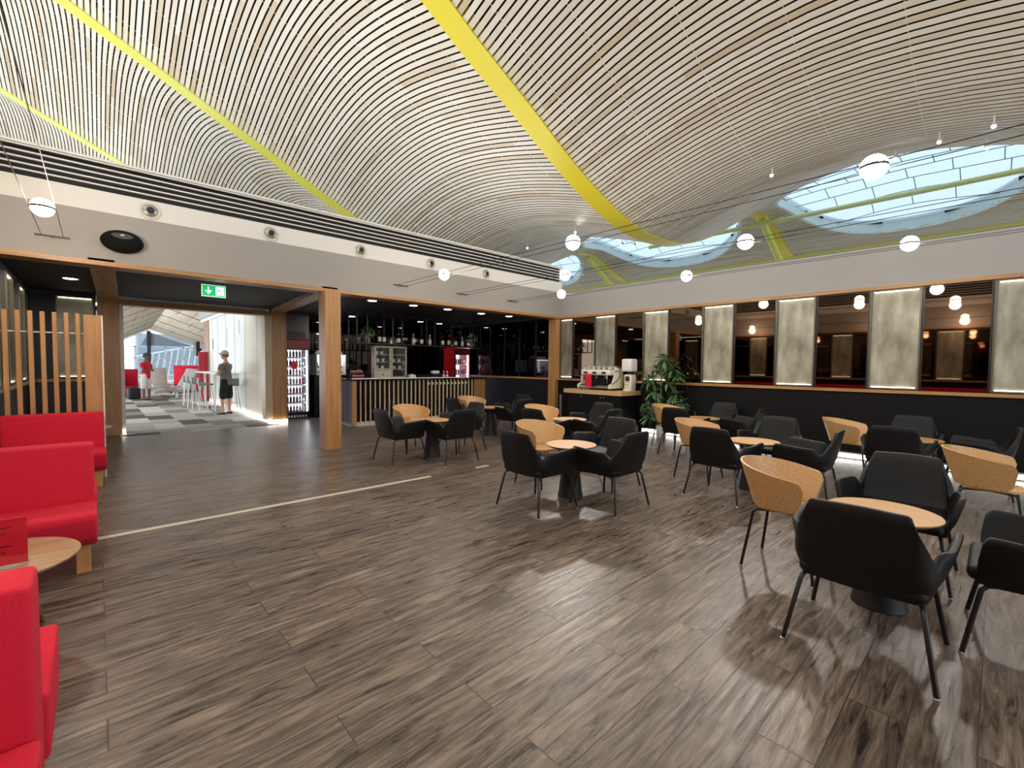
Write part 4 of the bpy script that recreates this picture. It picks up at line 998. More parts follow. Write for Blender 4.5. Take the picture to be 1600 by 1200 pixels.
# ------------------------------------------------------------------ coffee counter, machine, grinder
t = empty('coffee_counter', (8.78, 6.12, 0), 0, 'black coffee counter with thick oak top against the right wall', 'counter')
MB().prism([(-0.62, 0.76), (0.0, 0.76), (0.0, -0.76), (-0.70, -0.76)], 2, 0.02, 0.825).build('body', mat('black_cabinet', rgb(13, 12, 13), 0.45, spec=0.25), t)
MB().prism([(-0.66, 0.86), (0.03, 0.86), (0.03, -0.78), (-0.73, -0.78)], 2, 0.825, 0.915).build('counter_top', mat('pale_oak_top', rgb(206, 168, 118), 0.4), t)
for y in (0.30, -0.22, -0.30):
    MB().lathe([(0.0005, -0.02), (0.013, -0.018), (0.013, 0.0), (0.0005, 0.0)], 12, c=(-0.665 - (0.02 if y > 0 else 0.0), y, 0.76), ax=0).build('knob', M['chrome'], t, smooth=True)
mb = MB(); mb.box(-0.672, -0.262, 0.03, -0.668, -0.258, 0.82); mb.box(-0.65, 0.248, 0.03, -0.640, 0.252, 0.82); mb.build('door_gap', M['black'], t)
CT = 0.916
t = empty('espresso_machine', (8.45, 6.17, CT), 0, 'large white and chrome espresso machine on the coffee counter', 'coffee machine')
wh = mat('ivory_enamel', rgb(226, 218, 200), 0.3); Lm = 0.43
MB().box(-0.24, -Lm, 0.04, 0.25, Lm, 0.11, bev=0.01).build('base', M['steel'], t)
MB().box(-0.26, -Lm + 0.08, 0.10, -0.02, Lm - 0.08, 0.125).build('drip_tray', M['black_metal'], t)
for s in (-1, 1):
    MB().prism([(-0.28, 0.04), (0.26, 0.04), (0.27, 0.30), (0.22, 0.47), (0.02, 0.50), (-0.14, 0.44), (-0.10, 0.30), (-0.16, 0.16), (-0.28, 0.12)], 1, s * Lm - 0.018, s * Lm + 0.018, bev=0.008).build('side_panel', wh, t, smooth=True)
    MB().tube([(-0.20, s * (Lm + 0.02), 0.14), (-0.02, s * (Lm + 0.022), 0.20), (0.12, s * (Lm + 0.022), 0.33), (0.05, s * (Lm + 0.02), 0.44), (-0.10, s * (Lm + 0.02), 0.42)], 0.009, 8).build('side_trim', M['black_metal'], t, smooth=True)
MB().box(0.0, -Lm + 0.03, 0.11, 0.24, Lm - 0.03, 0.44, bev=0.01).build('boiler_housing', M['black'], t)
MB().box(-0.22, -Lm + 0.03, 0.33, 0.20, Lm - 0.03, 0.45, bev=0.03, seg=3).build('head', wh, t, smooth=True)
MB().box(-0.10, -Lm + 0.04, 0.45, 0.22, Lm - 0.04, 0.46).build('cup_tray', M['steel'], t)
mb = MB(); 
for s in (-1, 1): mb.tube([(-0.10, s * (Lm - 0.05), 0.46), (-0.10, s * (Lm - 0.05), 0.52), (0.20, s * (Lm - 0.05), 0.52)], 0.007, 8)
mb.tube([(-0.10, -Lm + 0.05, 0.52), (-0.10, Lm - 0.05, 0.52)], 0.007, 8); mb.build('cup_rail', M['chrome'], t, smooth=True)
for y in (-0.25, 0.0, 0.25):
    g = MB().lathe([(0.035, 0.33), (0.035, 0.27), (0.03, 0.26), (0.0005, 0.26)], 18, c=(-0.14, y, 0)).build('group_head', M['chrome'], t, smooth=True)
    MB().tube([(-0.17, y, 0.255), (-0.30, y, 0.245)], 0.013, 10).build('portafilter', M['black_metal'], g, smooth=True)
    MB().box(-0.235, y - 0.05, 0.37, -0.222, y + 0.05, 0.41).build('button_panel', M['black'], t)
for y in (-0.36, 0.36): MB().tube([(-0.20, y, 0.36), (-0.25, y, 0.30), (-0.24, y, 0.16)], 0.006, 8).build('steam_wand', M['chrome'], t, smooth=True)
for sx in (-0.2, 0.2):
    for sy in (-0.38, 0.38): MB().lathe([(0.02, 0.0), (0.02, 0.04)], 12, c=(sx, sy, 0)).build('foot', M['black_metal'], t, smooth=True)
for k in range(10):
    place(CUP, (8.45 + (-0.02 if k % 2 else 0.10), 6.17 - 0.33 + 0.073 * k, CT + 0.461), 'white cup on top of the espresso machine', 'cups on the espresso machine', 'cup')
t = empty('red_notice', (8.125, 6.26, CT), 0, 'bright red notice card leaning on the front of the espresso machine', 'notice')
MB().box(-0.008, -0.085, 0.07, 0.0, 0.085, 0.36).build('card', M['redcard'], t)
mb = MB()
for k in range(5): mb.box(-0.0092, -0.05, 0.15 + 0.03 * k, -0.0081, 0.05 - 0.02 * (k % 2), 0.157 + 0.03 * k)
mb.build('print', mat('dark_red_print', rgb(120, 10, 26), 0.6), t); MB().box(-0.02, -0.085, 0, 0.0, 0.085, 0.07).build('stand', M['pane'], t)
t = empty('coffee_grinder', (8.60, 5.50, CT), 0, 'white coffee grinder beside the espresso machine', 'coffee grinder')
MB().box(-0.11, -0.09, 0, 0.11, 0.09, 0.05, bev=0.012).build('base', wh, t, smooth=True)
MB().box(-0.07, -0.095, 0.05, 0.12, 0.095, 0.36, bev=0.02).build('body', wh, t, smooth=True)
MB().lathe([(0.05, 0.33), (0.055, 0.36), (0.045, 0.40), (0.05, 0.42)], 20, c=(0.01, 0, 0)).build('collar', M['black_metal'], t, smooth=True)
MB().box(-0.14, -0.125, 0.42, 0.12, 0.125, 0.70, bev=0.035, seg=4).build('hopper', M['white'], t, smooth=True)
MB().lathe([(0.035, 0.22), (0.045, 0.23), (0.045, 0.30), (0.03, 0.32)], 16, c=(-0.09, 0, 0)).build('dosing_chamber', M['black'], t, smooth=True)
MB().tube([(-0.06, 0, 0.15), (-0.15, 0, 0.14)], 0.012, 8).build('fork', M['chrome'], t, smooth=True)
# slim steel post by the corner
t = empty('barrier_post', (8.45, 7.35, 0), 0, 'slim brushed steel post between corner post and coffee counter', 'post')
MB().box(-0.05, -0.05, 0, 0.05, 0.05, 0.012).build('foot', M['steel'], t); MB().box(-0.012, -0.035, 0.012, 0.012, 0.035, 0.74, bev=0.003).build('blade', M['steel'], t)

# ------------------------------------------------------------------ tall plant
t = empty('potted_dracaena', (8.50, 4.66, 0), 0, 'tall leafy plant in a white pot against the right wall', 'plant')
MB().lathe([(0.085, 0), (0.09, 0.005), (0.115, 0.24), (0.105, 0.24), (0.095, 0.20), (0.0005, 0.20)], 28).build('pot', M['white'], t, smooth=True)
MB().lathe([(0.0005, 0.195), (0.098, 0.205), (0.0005, 0.21)], 16).build('soil', M['soil'], t)
stems = [((0.03, 0.02), (0.04, 0.06), 1.30), ((-0.03, 0.03), (-0.02, -0.02), 1.45), ((0.0, -0.04), (0.05, -0.26), 1.05), ((-0.04, 0.0), (-0.10, 0.16), 1.1)]
heads = []
for (a, b, h) in stems:
    pts = [(lerp(a[0], b[0], f) + 0.012 * math.sin(7 * f), lerp(a[1], b[1], f * f), 0.20 + (h - 0.2) * f) for f in [k / 8 for k in range(9)]]
    MB().tube(pts, 0.014, 8, r1=0.009).build('stem', M['stem'], t, smooth=True); heads.append(Vector(pts[-1]))
mb = MB()
def rosette(c, r, n, L, W):
    for i in range(n):
        u = random.uniform(-0.55, 0.95); a = random.uniform(0, 2 * PI); s = math.sqrt(1 - u * u); d = Vector((s * math.cos(a), s * math.sin(a), u))
        leaf(mb, Vector(c) + d * r * 0.2, d, L * random.uniform(0.7, 1.15), W, droop=random.uniform(0.2, 0.7))
for c, n in (((-0.02, -0.02, 1.62), 34), ((0.0, 0.12, 1.38), 30), ((0.02, -0.20, 1.40), 34), ((-0.08, 0.24, 1.18), 34), ((-0.05, -0.38, 1.22), 34), ((0.0, -0.10, 1.12), 34), ((-0.1, 0.10, 0.92), 32), ((-0.02, -0.30, 0.88), 32), ((-0.10, 0.26, 0.62), 26), ((-0.04, -0.42, 0.72), 26), ((-0.1, 0.0, 0.70), 20), ((-0.12, 0.18, 0.42), 22)):
    c = (min(c[0], 0.05), c[1], c[2]); rosette(c, 0.2, int(n * 1.3), 0.19, 0.042)
for v in mb.bm.verts:
    if v.co.x > 0.24: v.co.x = 0.24 - random.uniform(0, 0.02)
mb.build('foliage', M['leaf'], t, smooth=True, norm=False)
# ------------------------------------------------------------------ hall beyond the portal
def far_z(x, y):
    r = 3.61 + 0.06 * (40 - y)
    return r - 0.38 * (x - 2.68) if x > 2.68 else max(2.3, r - 0.55 * (2.68 - x))
mb = MB(); bm = mb.bm
for j in range(int((40 - 21.5) / 0.16)):
    y = 21.5 + j * 0.16
    if j % 16 in (0,): continue
    xs = [-1.5, -0.5, 0.4, 1.2, 2.0, 2.68, 3.6, 4.8, 6.4]; pr = None
    for x in xs:
        c = [bm.verts.new((x, y, far_z(x, y))), bm.verts.new((x, y + 0.135, far_z(x, y + 0.135)))]
        if pr: bm.faces.new([pr[0], c[0], c[1], pr[1]])
        pr = c
o = mb.build('ceiling_hall', M['bamboo'], norm=False); struct(o)
mb = MB(); bm = mb.bm; xs = [-1.5, -0.5, 0.4, 1.2, 2.0, 2.68, 3.6, 4.8, 6.4]
V = [[bm.verts.new((x, y, far_z(x, y) + 0.15)) for x in xs] for y in (21.5, 27, 33, 40)]
for i in range(3):
    for j in range(len(xs) - 1): bm.faces.new([V[i][j], V[i][j+1], V[i+1][j+1], V[i+1][j]])
mb.build('soffit_backing', MATS['dark_void'], o, norm=False)
# glazed end wall
wm_ = mat('white_mullion', rgb(214, 222, 226), 0.5); bl = mat('blue_grey_cladding', rgb(146, 162, 176), 0.7)
t = MB(); 
for x in (-4, -2.4, -0.9, 0.5, 1.9, 3.55, 4.6, 5.9): t.box(x - 0.04, 40.0, 0, x + 0.04, 40.08, 2.55)
for z in (2.48, 1.70, 0.9): t.box(-6, 40.0, z, 6.4, 40.07, z + 0.06)
o = t.build('window_1', wm_); struct(o)
MB().box(-6, 40.03, 0, 6.4, 40.04, 2.5).build('glass', M['pane'], o)
MB().box(2.55, 39.9, 0.9, 2.75, 40.1, 3.6).build('post', mat('dark_steel', rgb(50, 54, 60), 0.5), o)
mb = MB()
for k in range(6): mb.box(-6, 39.6, 0.55 + 0.17 * k, 5.0, 39.63, 0.57 + 0.17 * k)
for x in (-3, -1, 1, 3, 5): mb.box(x - 0.03, 39.6, 0, x + 0.03, 39.66, 1.45)
mb.build('balustrade', wm_, o)
o = MB().prism([(2.2, 2.6), (2.68, 3.55), (3.7, 3.15), (5.2, 2.6)], 1, 40.1, 40.2).build('window_2', mat('blue_grey_glazing', rgb(140, 160, 180), 0.3)); struct(o)
mb = MB(); mb.box(2.9, 56, -0.1, 12, 60, 4.2)
o = mb.build('building', bl); tag(o, 'blue-grey airport building seen through the far hall windows', 'building')
mb = MB()
for k in range(8): mb.tube([(3.2 + 0.45 * k, 50, -0.08), (3.6 + 0.45 * k, 50, 2.2 + 0.12 * k)], 0.06, 6)
mb.tube([(2.4, 50, 1.9), (7.5, 50, 3.2)], 0.09, 6); mb.tube([(2.4, 50, 0.3), (7.5, 50, 0.3)], 0.09, 6)
o = mb.build('boarding_bridge', wm_); tag(o, 'white latticed boarding bridge outside the far windows', 'boarding bridge')
# things on the corridor wall
for (y, z0, z1, c, lb, w_) in ((15.2, 2.30, 2.72, (140, 60, 66), 'thin vertical red lettering strip, nearest on the pale corridor wall', 0.05), (16.9, 1.95, 2.55, (120, 66, 74), 'vertical reddish lettering strip in the middle of the corridor wall', 0.06),
                           (17.0, 1.5, 1.8, (150, 150, 150), 'short grey vertical lettering above the man\'s cap on the wall', 0.05), (19.3, 1.95, 2.30, (96, 120, 112), 'small dark green notice near the far end of the corridor wall', 0.16)):
    t = empty('wall_sign', (3.09, y, z0), 0, lb, 'sign', 'small signs on the corridor wall')
    MB().box(-0.006, -w_/2, 0, -0.001, w_/2, z1 - z0).build('plate', mat('sign_plate_%d' % int(y * 10), rgb(210, 212, 210) if c[0] != 96 else rgb(*c), 0.5), t)
    mb = MB(); k = 0.02
    while k < z1 - z0 - 0.03: mb.box(-0.009, -w_/2 * 0.7, k, -0.0065, w_/2 * 0.7, k + 0.018); k += 0.03
    mb.build('lettering', mat('sign_ink_%d' % c[0], rgb(*c), 0.5), t)
o = MB().box(2.78, 20.25, 0.0, 3.06, 20.35, 1.85, bev=0.01).build('banner_stand', mat('brick_red_panel', rgb(178, 44, 52), 0.6)); tag(o, 'tall brick red panel standing at the end of the corridor wall', 'panel')
t = empty('screen', (2.92, 21.7, 1.72), 0, 'dark wall screen at the far end of the corridor wall', 'screen')
MB().box(-0.06, -0.35, 0, 0.06, 0.35, 0.55).build('display', M['black'], t); MB().box(0.06, -0.05, 0.2, 0.16, 0.05, 0.3).build('bracket', M['black_metal'], t)
# high table and stools
t = empty('high_table', (2.80, 17.3, 0), 0, 'long white high table along the corridor wall', 'table')
MB().box(-0.26, -2.0, 1.10, 0.26, 2.0, 1.14, bev=0.01).build('tabletop', M['white'], t)
for y in (-1.8, 0.0, 1.8): MB().box(-0.03, y - 0.03, 0, 0.03, y + 0.03, 1.10).build('leg', M['white'], t)
st = empty('bar_stool', (2.35, 16.0, 0)); seatm = mat('sage_grey_seat', rgb(122, 134, 126), 0.6)
MB().box(-0.18, -0.18, 0.78, 0.18, 0.18, 0.83, bev=0.02, seg=3).build('seat', seatm, st, smooth=True)
MB().box(-0.19, -0.17, 0.82, -0.15, 0.17, 1.0, bev=0.015, seg=3).build('backrest', seatm, st, smooth=True)
for sx in (-1, 1):
    for sy in (-1, 1): MB().tube([(sx * 0.13, sy * 0.13, 0.78), (sx * 0.20, sy * 0.20, 0)], 0.011, 8).build('leg', M['steel'], st, smooth=True)
MB().tube([(0.17, -0.17, 0.28), (0.17, 0.17, 0.28), (-0.17, 0.17, 0.28), (-0.17, -0.17, 0.28), (0.17, -0.17, 0.28)], 0.008, 6).build('foot_ring', M['steel'], st)
sp = [(2.30, 16.0), (2.30, 16.9), (2.30, 17.8), (2.30, 18.7), (2.84, 15.1)]
for k, (x, y) in enumerate(sp):
    lb = 'grey-green bar stool at the high table, ' + ['second from the standing man', 'third from the standing man', 'fourth from the standing man', 'furthest down the corridor', 'right behind the standing man'][k]
    o = st if k == 0 else dup(st, None, (x, y, 0)); o['label'] = lb; o['category'] = 'stool'; o['group'] = 'bar stools along the high table'
    if k == 4: o.rotation_euler = (0, 0, PI / 2)
# chaise loungers
lgm = mat('light_grey_upholstery', rgb(176, 174, 170), 0.8)
def lounger(x, y, rz, label):
    t = empty('lounge_chair', (x, y, 0), rz, label, 'lounge chair', 'grey lounge chairs in the hall')
    pr = [(0.85, 0.30), (0.45, 0.42), (0.0, 0.34), (-0.25, 0.42), (-0.55, 1.0), (-0.62, 1.18), (-0.70, 1.16), (-0.64, 0.98), (-0.36, 0.34), (0.0, 0.24), (0.45, 0.32), (0.85, 0.22)]
    MB().prism(pr, 1, -0.32, 0.32, bev=0.015).build('shell', lgm, t, smooth=True)
    MB().lathe([(0.26, 0), (0.26, 0.015), (0.04, 0.03), (0.03, 0.25)], 20).build('pedestal', M['steel'], t, smooth=True); return t
lounger(2.35, 22.6, math.radians(195), 'light grey lounge chair at the hall edge, nearest the high table')
lounger(2.45, 24.6, math.radians(195), 'light grey lounge chair second from the high table')
lounger(2.2, 27.5, math.radians(270), 'light grey lounge chair facing us between the standing person and red sofa')
def box_sofa(x, y, rz, label, w=1.5, h=1.3):
    t = empty('high_sofa', (x, y, 0), rz, label, 'sofa', 'high red sofas in the hall')
    MB().box(-w/2, 0.30, 0.12, w/2, 0.42, h, bev=0.03).build('backrest', M['red'], t, smooth=True)
    for s in (-1, 1): MB().box(s * w/2 - 0.05, -0.35, 0.12, s * w/2 + 0.05, 0.31, h * (1 if s > 0 else 0.95), bev=0.03).build('side', M['red'], t, smooth=True)
    MB().box(-w/2 + 0.05, -0.35, 0.14, w/2 - 0.05, 0.31, 0.45, bev=0.03).build('seat', M['red'], t, smooth=True)
    MB().box(-w/2 + 0.05, -0.3, 0, w/2 - 0.05, 0.35, 0.13).build('base', M['black'], t); return t
box_sofa(3.45, 27.4, math.radians(150), 'high backed red sofa on the right of the far hall', w=1.2)
box_sofa(0.62, 24.4, math.radians(60), 'high red sofa at the left edge of the walkway opening', w=1.3, h=1.15)
bag = mat('dark_bag', rgb(40, 34, 40), 0.7)
t = empty('backpack', (1.02, 22.9, 0), 0.3, 'dark bag on the carpet at the left edge of the walkway opening', 'bag')
MB().box(-0.2, -0.15, 0, 0.2, 0.15, 0.45, bev=0.08, seg=4).build('bag_body', bag, t, smooth=True); MB().tube([(-0.06, 0, 0.44), (-0.04, 0, 0.52), (0.04, 0, 0.52), (0.06, 0, 0.44)], 0.012, 6).build('handle', bag, t, smooth=True)

# ------------------------------------------------------------------ people
def skin_obj(name, chains, m, parent, sub=2, root=0):
    """chains: list of point lists [(x,y,z,rx,ry)]; points with equal coordinates are shared"""
    vs, es, idx = [], [], {}
    for ch in chains:
        prev = None
        for p in ch:
            k = (round(p[0], 4), round(p[1], 4), round(p[2], 4))
            if k not in idx: idx[k] = len(vs); vs.append(p)
            if prev is not None and prev != idx[k]: es.append((prev, idx[k]))
            prev = idx[k]
    me = bpy.data.meshes.new(name); me.from_pydata([v[:3] for v in vs], es, []); me.materials.append(m)
    o = bpy.data.objects.new(name, me); col.objects.link(o)
    if parent: o.parent = parent
    sk = o.modifiers.new('Skin', 'SKIN'); sk.use_smooth_shade = True; sk.branch_smoothing = 0.5
    if not me.skin_vertices: pass
    lay = me.skin_vertices[0].data
    for i, v in enumerate(vs): lay[i].radius = (v[3], v[4] if len(v) > 4 else v[3]); lay[i].use_root = (i == root)
    s = o.modifiers.new('Subdivision', 'SUBSURF'); s.levels = sub; s.render_levels = sub
    return o
def head_mesh(c, skin, parent, yaw=0, pitch=0):
    """head with brow, eye sockets, nose, mouth, chin and ears; returned as bmesh data in parent space"""
    mb = MB(); n, mrows = 24, 18; rows = []
    R = Matrix.Rotation(yaw, 3, 'Z') @ Matrix.Rotation(-pitch, 3, 'Y')
    for i in range(mrows + 1):
        ph = PI * i / mrows; row = []
        for k in range(n + 1):
            a = 2 * PI * k / n
            x, y, z = 0.098 * math.sin(ph) * math.cos(a), 0.078 * math.sin(ph) * math.sin(a), 0.122 * math.cos(ph)
            if z < 0: x *= 1 - 0.15 * (-z / 0.12); y *= 1 - 0.42 * (-z / 0.12) ** 1.3
            if x > 0.04:
                f = math.exp(-(y / 0.014) ** 2)
                x += 0.030 * f * math.exp(-((z + 0.018) / 0.020) ** 2)                         # nose
                x += 0.010 * math.exp(-((z - 0.035) / 0.016) ** 2)                             # brow
                for s in (-1, 1): x -= 0.012 * math.exp(-((y - s * 0.031) / 0.015) ** 2 - ((z - 0.008) / 0.014) ** 2)
                x += 0.006 * math.exp(-(y / 0.024) ** 2 - ((z + 0.056) / 0.006) ** 2) - 0.004 * math.exp(-(y / 0.026) ** 2 - ((z + 0.064) / 0.003) ** 2)
                x += 0.010 * math.exp(-(y / 0.03) ** 2 - ((z + 0.098) / 0.018) ** 2)          # chin
            v = R @ Vector((x, y, z)) + Vector(c); row.append(tuple(v))
        rows.append(row)
    mb.grid(rows); bmesh.ops.remove_doubles(mb.bm, verts=mb.bm.verts[:], dist=0.0008)
    for s in (-1, 1):
        e = bmesh.new(); bmesh.ops.create_uvsphere(e, u_segments=10, v_segments=8, radius=1)
        for v in e.verts: v.co = R @ Vector((v.co.x * 0.016 - 0.002, v.co.y * 0.007 + s * 0.078, v.co.z * 0.028 - 0.002)) + Vector(c)
        mb.merge(e)
    return mb, R
def person(name, loc, rz, label, skin, shirt, shorts, shoe, hair, cap, arms, legs, head_pitch=0.1):
    t = empty(name, loc, rz, label, 'person')
    S, P_, K = 1.0, 0.95, 0.5
    body = [[(0, 0, .96, .12, .09), (0.0, 0, 1.08, .11, .085), (0.01, 0, 1.22, .145, .105), (0.01, 0, 1.35, .155, .105), (0.0, 0, 1.44, .10, .07), (0.0, 0, 1.50, .052, .052), (0.015, 0, 1.56, .05, .05), (0.02, 0, 1.60, .06, .06)]]
    for s, lg in zip((1, -1), legs): body.append([(0, 0, .96, .12, .09), (0, s * .09, .88, .095, .095)] + lg)
    for s, (el, wr, hd, fdir) in zip((1, -1), arms):
        body.append([(0.01, 0, 1.35, .155, .105), (0.0, s * .13, 1.41, .062, .062), (0.0, s * .185, 1.40, .058, .058), (el[0] * .5, s * .185 * .5 + el[1] * .5, (1.40 + el[2]) / 2, .048, .046), (*el, .040, .038), tuple(lerp(el[i], wr[i], .45) for i in range(3)) + (.038, .034), (*wr, .026, .020), (*hd, .032, .016)])
        f = Vector(fdir).normalized(); up = Vector((0, 0, 1)); side = f.cross(up).normalized(); up2 = side.cross(f)
        h = Vector(hd)
        for q, (o_, L) in enumerate(((-.027, .062), (-.009, .074), (.009, .069), (.026, .054))):
            b0 = h + up2 * o_ + f * 0.02; b1 = b0 + f * L * .55 + side * 0.004; b2 = b0 + f * L - Vector((0.018, 0, 0))
            body.append([(*hd, .032, .016), (*b0, .010, .010), (*b1, .009, .009), (*b2, .0075, .0075)])
        b0 = h + up2 * .030 - f * .015; b1 = b0 + up2 * .022 + f * .022
        body.append([(*hd, .032, .016), (*b0, .011, .011), (*b1, .009, .009)])
    skin_obj('body', body, skin, t)
    hm, R = head_mesh((0.035, 0, 1.655), skin, t, 0, head_pitch); hm.build('head', skin, t, smooth=True)
    # shirt with short sleeves
    sh = [[(0, 0, .80, .16, .125), (0, 0, .95, .168, .13), (0.0, 0, 1.05, .165, .128), (0.01, 0, 1.2, .168, .125), (0.012, 0, 1.34, .175, .125), (0.0, 0, 1.43, .125, .085), (0.0, 0, 1.465, .075, .07)]]
    for s, (el, wr, hd, fdir) in zip((1, -1), arms):
        sh.append([(0.012, 0, 1.34, .175, .125), (0.0, s * .13, 1.41, .078, .078), (0.0, s * .19, 1.39, .074, .074), tuple(lerp((0.0, s * .19, 1.39)[i], el[i], .62) for i in range(3)) + (.066, .066)])
    skin_obj('shirt', sh, shirt, t)
    so = [[(0, 0, 1.08, .14, .105), (0, 0, .93, .155, .118)]]
    for s, lg in zip((1, -1), legs):
        kx, ky, kz = lg[1][:3]; so.append([(0, 0, .93, .155, .118), (0, s * .095, .86, .115, .115), (lerp(0, kx, .5), lerp(s * .09, ky, .5), lerp(.88, kz, .5), .108, .108), (lerp(0, kx, .86), lerp(s * .09, ky, .86), lerp(.88, kz, .86), .10, .10)])
    skin_obj('shorts', so, shorts, t)
    for lg in legs:
        ax_, ay, az = lg[-1][:3]; tx, ty = lg[-1][0] + .0, ay
        mb = MB(); rows = []
        for f, w, h in ((-.075, .018, .035), (-.065, .032, .075), (-.03, .038, .095), (.03, .040, .085), (.09, .044, .06), (.14, .044, .048), (.175, .034, .036), (.19, .012, .02)):
            row = []
            for k in range(12):
                a = 2 * PI * k / 12; zz = h / 2 + h / 2 * math.sin(a); yy = w * math.cos(a) * (1 if zz > 0.01 else 0.9); row.append((ax_ + f, ay + yy, max(0.0, zz)))
            row.append(row[0]); rows.append(row)
        V = mb.grid(rows); mb.bm.faces.new(V[0][:-1]); mb.bm.faces.new(V[-1][:-1][::-1]); bmesh.ops.remove_doubles(mb.bm, verts=mb.bm.verts[:], dist=0.0003)
        so_ = mb.build('shoe', shoe, t, smooth=True)
        MB().box(ax_ - .075, ay - .044, 0, ax_ + .185, ay + .044, .018, bev=.006).build('sole', M['white'], so_)
    c = Vector((0.035, 0, 1.655))
    mb = MB(); rows = []
    for i in range(10):
        ph = (PI * 0.56) * i / 9; row = []
        for k in range(25):
            a = 2 * PI * k / 24; x, y, z = 0.106 * math.sin(ph) * math.cos(a), 0.086 * math.sin(ph) * math.sin(a), 0.130 * math.cos(ph)
            if x > 0.02 and z < 0.055: z = 0.055; 
            row.append(tuple(R @ Vector((x - 0.004, y, z)) + c))
        rows.append(row)
    mb.grid(rows); bmesh.ops.remove_doubles(mb.bm, verts=mb.bm.verts[:], dist=0.0008); mb.build('hair', hair, t, smooth=True)
    if cap:
        mb = MB(); rows = []
        for i in range(10):
            ph = (PI * 0.47) * i / 9; row = []
            for k in range(25):
                a = 2 * PI * k / 24; row.append(tuple(R @ Vector((0.112 * math.sin(ph) * math.cos(a) - .002, 0.094 * math.sin(ph) * math.sin(a), 0.125 * math.cos(ph) + 0.022)) + c))
            rows.append(row)
        mb.grid(rows); bmesh.ops.remove_doubles(mb.bm, verts=mb.bm.verts[:], dist=0.0008)
        cp = mb.build('cap', cap, t, smooth=True)
        mb = MB(); rows = []
        for i in range(7):
            f = i / 6; row = []
            for k in range(9):
                a = lerp(-1.1, 1.1, k / 8); r0 = 0.10; r1 = 0.10 + 0.075 * math.cos(a * 0.9); r = lerp(r0, r1, f)
                row.append(tuple(R @ Vector((r * math.cos(a), 0.085 / 0.1 * r * math.sin(a) * 0.95, 0.036 - 0.012 * f + 0.012 * math.cos(a * 1.4))) + c))
            rows.append(row)
        mb.grid(rows); pk = mb.build('peak', cap, cp, smooth=True, norm=False)
        sm_ = pk.modifiers.new('Solidify', 'SOLIDIFY'); sm_.thickness = 0.004
    return t, R, c
skA = mat('fair_skin', rgb(206, 156, 128), 0.5); skB = mat('tanned_skin', rgb(120, 84, 66), 0.5)
stand = lambda a, b: ([(a, .105, .50, .062, .062), (a * .8, .11, .34, .060, .056), (a * .6, .12, .09, .036, .036), (a * .6, .12, .045, .036, .034)],
                      [(b, -.105, .50, .062, .062), (b * .8, -.11, .34, .060, .056), (b * .6, -.12, .09, .036, .036), (b * .6, -.12, .045, .036, .034)])
crossed = (((.07, .245, 1.13), (.235, .03, 1.17), (.225, -.06, 1.19), (-.1, -1, .15)), ((.07, -.245, 1.12), (.205, -.02, 1.13), (.20, .07, 1.14), (-.1, 1, .1)))
tp, R, c = person('person', (2.62, 14.55, 0), math.radians(140), 'man in grey t-shirt, black shorts and pale cap standing with folded arms', skA, mat('grey_tshirt', rgb(118, 118, 112), 0.9), mat('black_shorts', rgb(28, 28, 30), 0.9),
       mat('dark_shoe', rgb(40, 38, 40), 0.7), mat('grey_hair', rgb(110, 100, 92), 0.8), mat('pale_grey_cap', rgb(186, 184, 174), 0.85), crossed, stand(.05, -.03), 0.18)
mb = MB()
for s in (-1, 1):
    p = [R @ Vector((0.098, s * 0.033 + dy, 0.010 + dz)) + c for dy, dz in ((-.02, .012), (.02, .012), (.02, -.014), (-.02, -.014), (-.02, .012))]
    mb.tube(p, 0.003, 6); mb.tube([R @ Vector((0.096, s * 0.053, 0.015)) + c, R @ Vector((0.0, s * 0.083, 0.012)) + c], 0.0025, 6)
mb.build('glasses', M['black'], tp)
person('person', (1.32, 21.6, 0), math.radians(-38), 'person in red t-shirt and white shorts standing in the far hall', skB, mat('red_tshirt', rgb(206, 24, 44), 0.9), mat('white_shorts', rgb(216, 212, 206), 0.9),
       mat('black_shoe', rgb(30, 30, 32), 0.7), mat('black_hair', rgb(24, 22, 22), 0.8), mat('dark_cap', rgb(58, 60, 62), 0.85), crossed, stand(.03, -.02), 0.05)
# ------------------------------------------------------------------ light
w = bpy.data.worlds.new('world'); bpy.context.scene.world = w; w.use_nodes = True
bg = w.node_tree.nodes['Background']; bg.inputs['Color'].default_value = (0.84, 0.92, 1.0, 1); bg.inputs['Strength'].default_value = 1.9
def area(name, loc, rot, sx, sy, power, color):
    l = bpy.data.lights.new(name, 'AREA'); l.shape = 'RECTANGLE'; l.size = sx; l.size_y = sy; l.energy = power; l.color = color
    o = bpy.data.objects.new(name, l); col.objects.link(o); o.location = loc; o.rotation_euler = rot; return o
# unseen area lights added as hall uplighting, mostly above walls and low roofs
area('fill_uplight', (4.0, 9.6, 3.4), (PI, 0, 0), 9, 0.8, 190, (0.97, 0.98, 1.0))
area('fill_uplight', (-6.5, 15.0, 3.6), (PI, 0.25, 0), 6.0, 14.0, 900, (0.93, 0.97, 1.0))  # added outside at left to brighten the left bays, stands on no roof
area('fill_uplight', (-1.3, -0.5, 4.05), (PI, 0, 0), 0.6, 12, 230, (1.0, 0.88, 0.72))
area('hall_fill_light', (-2.6, 30.0, 0.6), (PI, 0.5, 0), 1.5, 14.0, 950, (0.95, 0.98, 1.0))  # added out of view to brighten the dark hall ceiling, no fixture there
area('fill_uplight', (9.12, 1.0, 3.40), (PI, 0, 0), 0.25, 12, 45, (1.0, 0.93, 0.88))
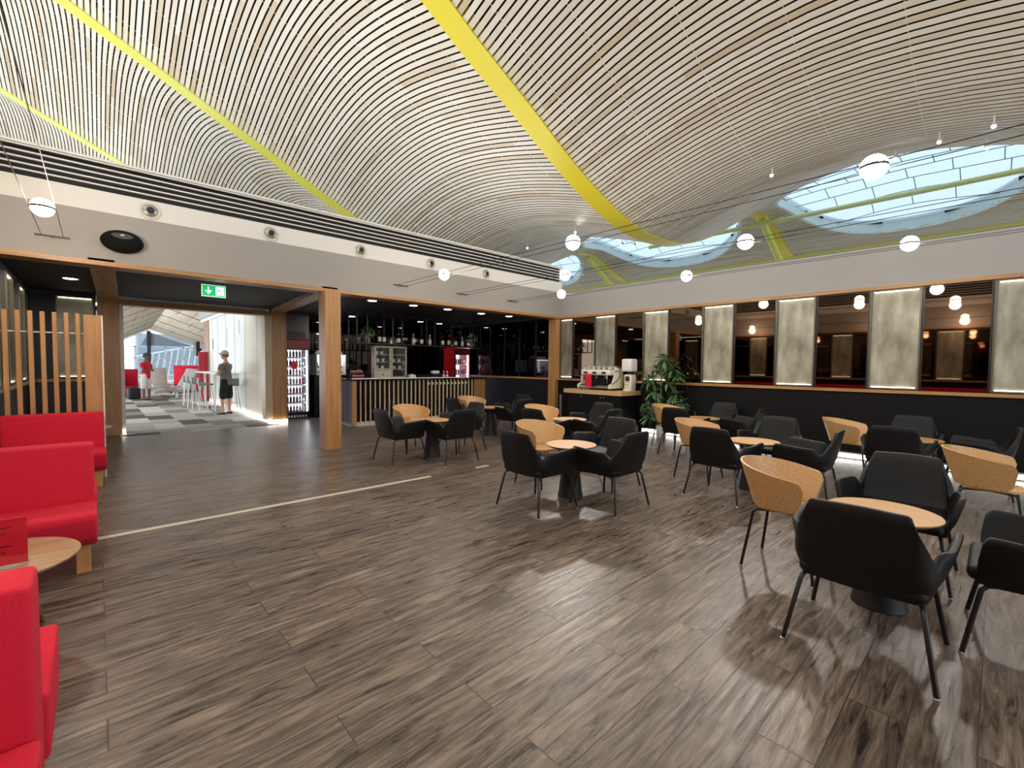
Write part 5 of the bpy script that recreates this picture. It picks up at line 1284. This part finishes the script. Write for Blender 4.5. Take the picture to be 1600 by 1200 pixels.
# projectors hung under the lath ceiling
SPOTN = ['over the right wall side', 'over the middle', 'over the bar side', 'overhead near the camera', 'overhead to the left', 'overhead in the centre', 'nearest the right picture edge', 'second from the right picture edge', 'third from the right picture edge', 'fourth from the right picture edge', 'close to the broad yellow beam', 'left of the broad yellow beam', 'over the corner of the room']
def projector(k, x, y, tx, ty, power, color=(1.0, 0.95, 0.88)):
    z = zc(x, y) - 0.02; d = (Vector((tx, ty, 0)) - Vector((x, y, z))).normalized()
    t = empty('ceiling_spotlight', (x, y, z), 0, 'small white spotlight under the lath ceiling, ' + SPOTN[k], 'spotlight', 'small spotlights under the lath ceiling')
    MB().tube([(0, 0, 0.05), (0, 0, -0.10)], 0.012, 8).build('stem', M['white'], t, smooth=True)
    a = Vector((0, 0, -0.13)); MB().tube([a - d * 0.06, a + d * 0.07], 0.035, 14).build('housing', M['white'], t, smooth=True)
    MB().tube([a + d * 0.0705, a + d * 0.072], 0.03, 14).build('lens', M['down'], t)
    if power:
        l = bpy.data.lights.new('spot_beam', 'SPOT'); l.energy = power; l.color = color; l.spot_size = math.radians(84); l.spot_blend = 1.0; l.shadow_soft_size = 0.16
        o = bpy.data.objects.new('spot_beam', l); col.objects.link(o); o.parent = t; o.location = a + d * 0.09
        o.rotation_euler = d.to_track_quat('-Z', 'Y').to_euler()
for k, a in enumerate(((11.2, 0.2, 4, 0.5, 290), (11.2, 3.6, 3.5, 2.5, 460), (10.8, 8.9, 3, 4, 420), (3.0, 1.0, 2.5, 1.5, 60), (1.0, 4.0, 1.2, 4.0, 240), (4.5, 5.0, 4.5, 4.5, 190),
                       (12.0, -0.6, 6, -1, 0), (12.3, 0.3, 6, 0, 0), (11.6, 0.9, 6, 1, 0), (12.2, 1.6, 6, 2, 0), (12.0, 7.6, 6, 6, 0), (12.4, 8.3, 6, 7, 0), (11.8, 12.0, 6, 8, 0))):
    projector(k, *a)
sc = bpy.context.scene
sc.view_settings.view_transform = 'Standard'; sc.view_settings.look = 'None'; sc.view_settings.gamma = 1.0; sc.view_settings.use_curve_mapping = False
sc.view_settings.exposure = 0.27
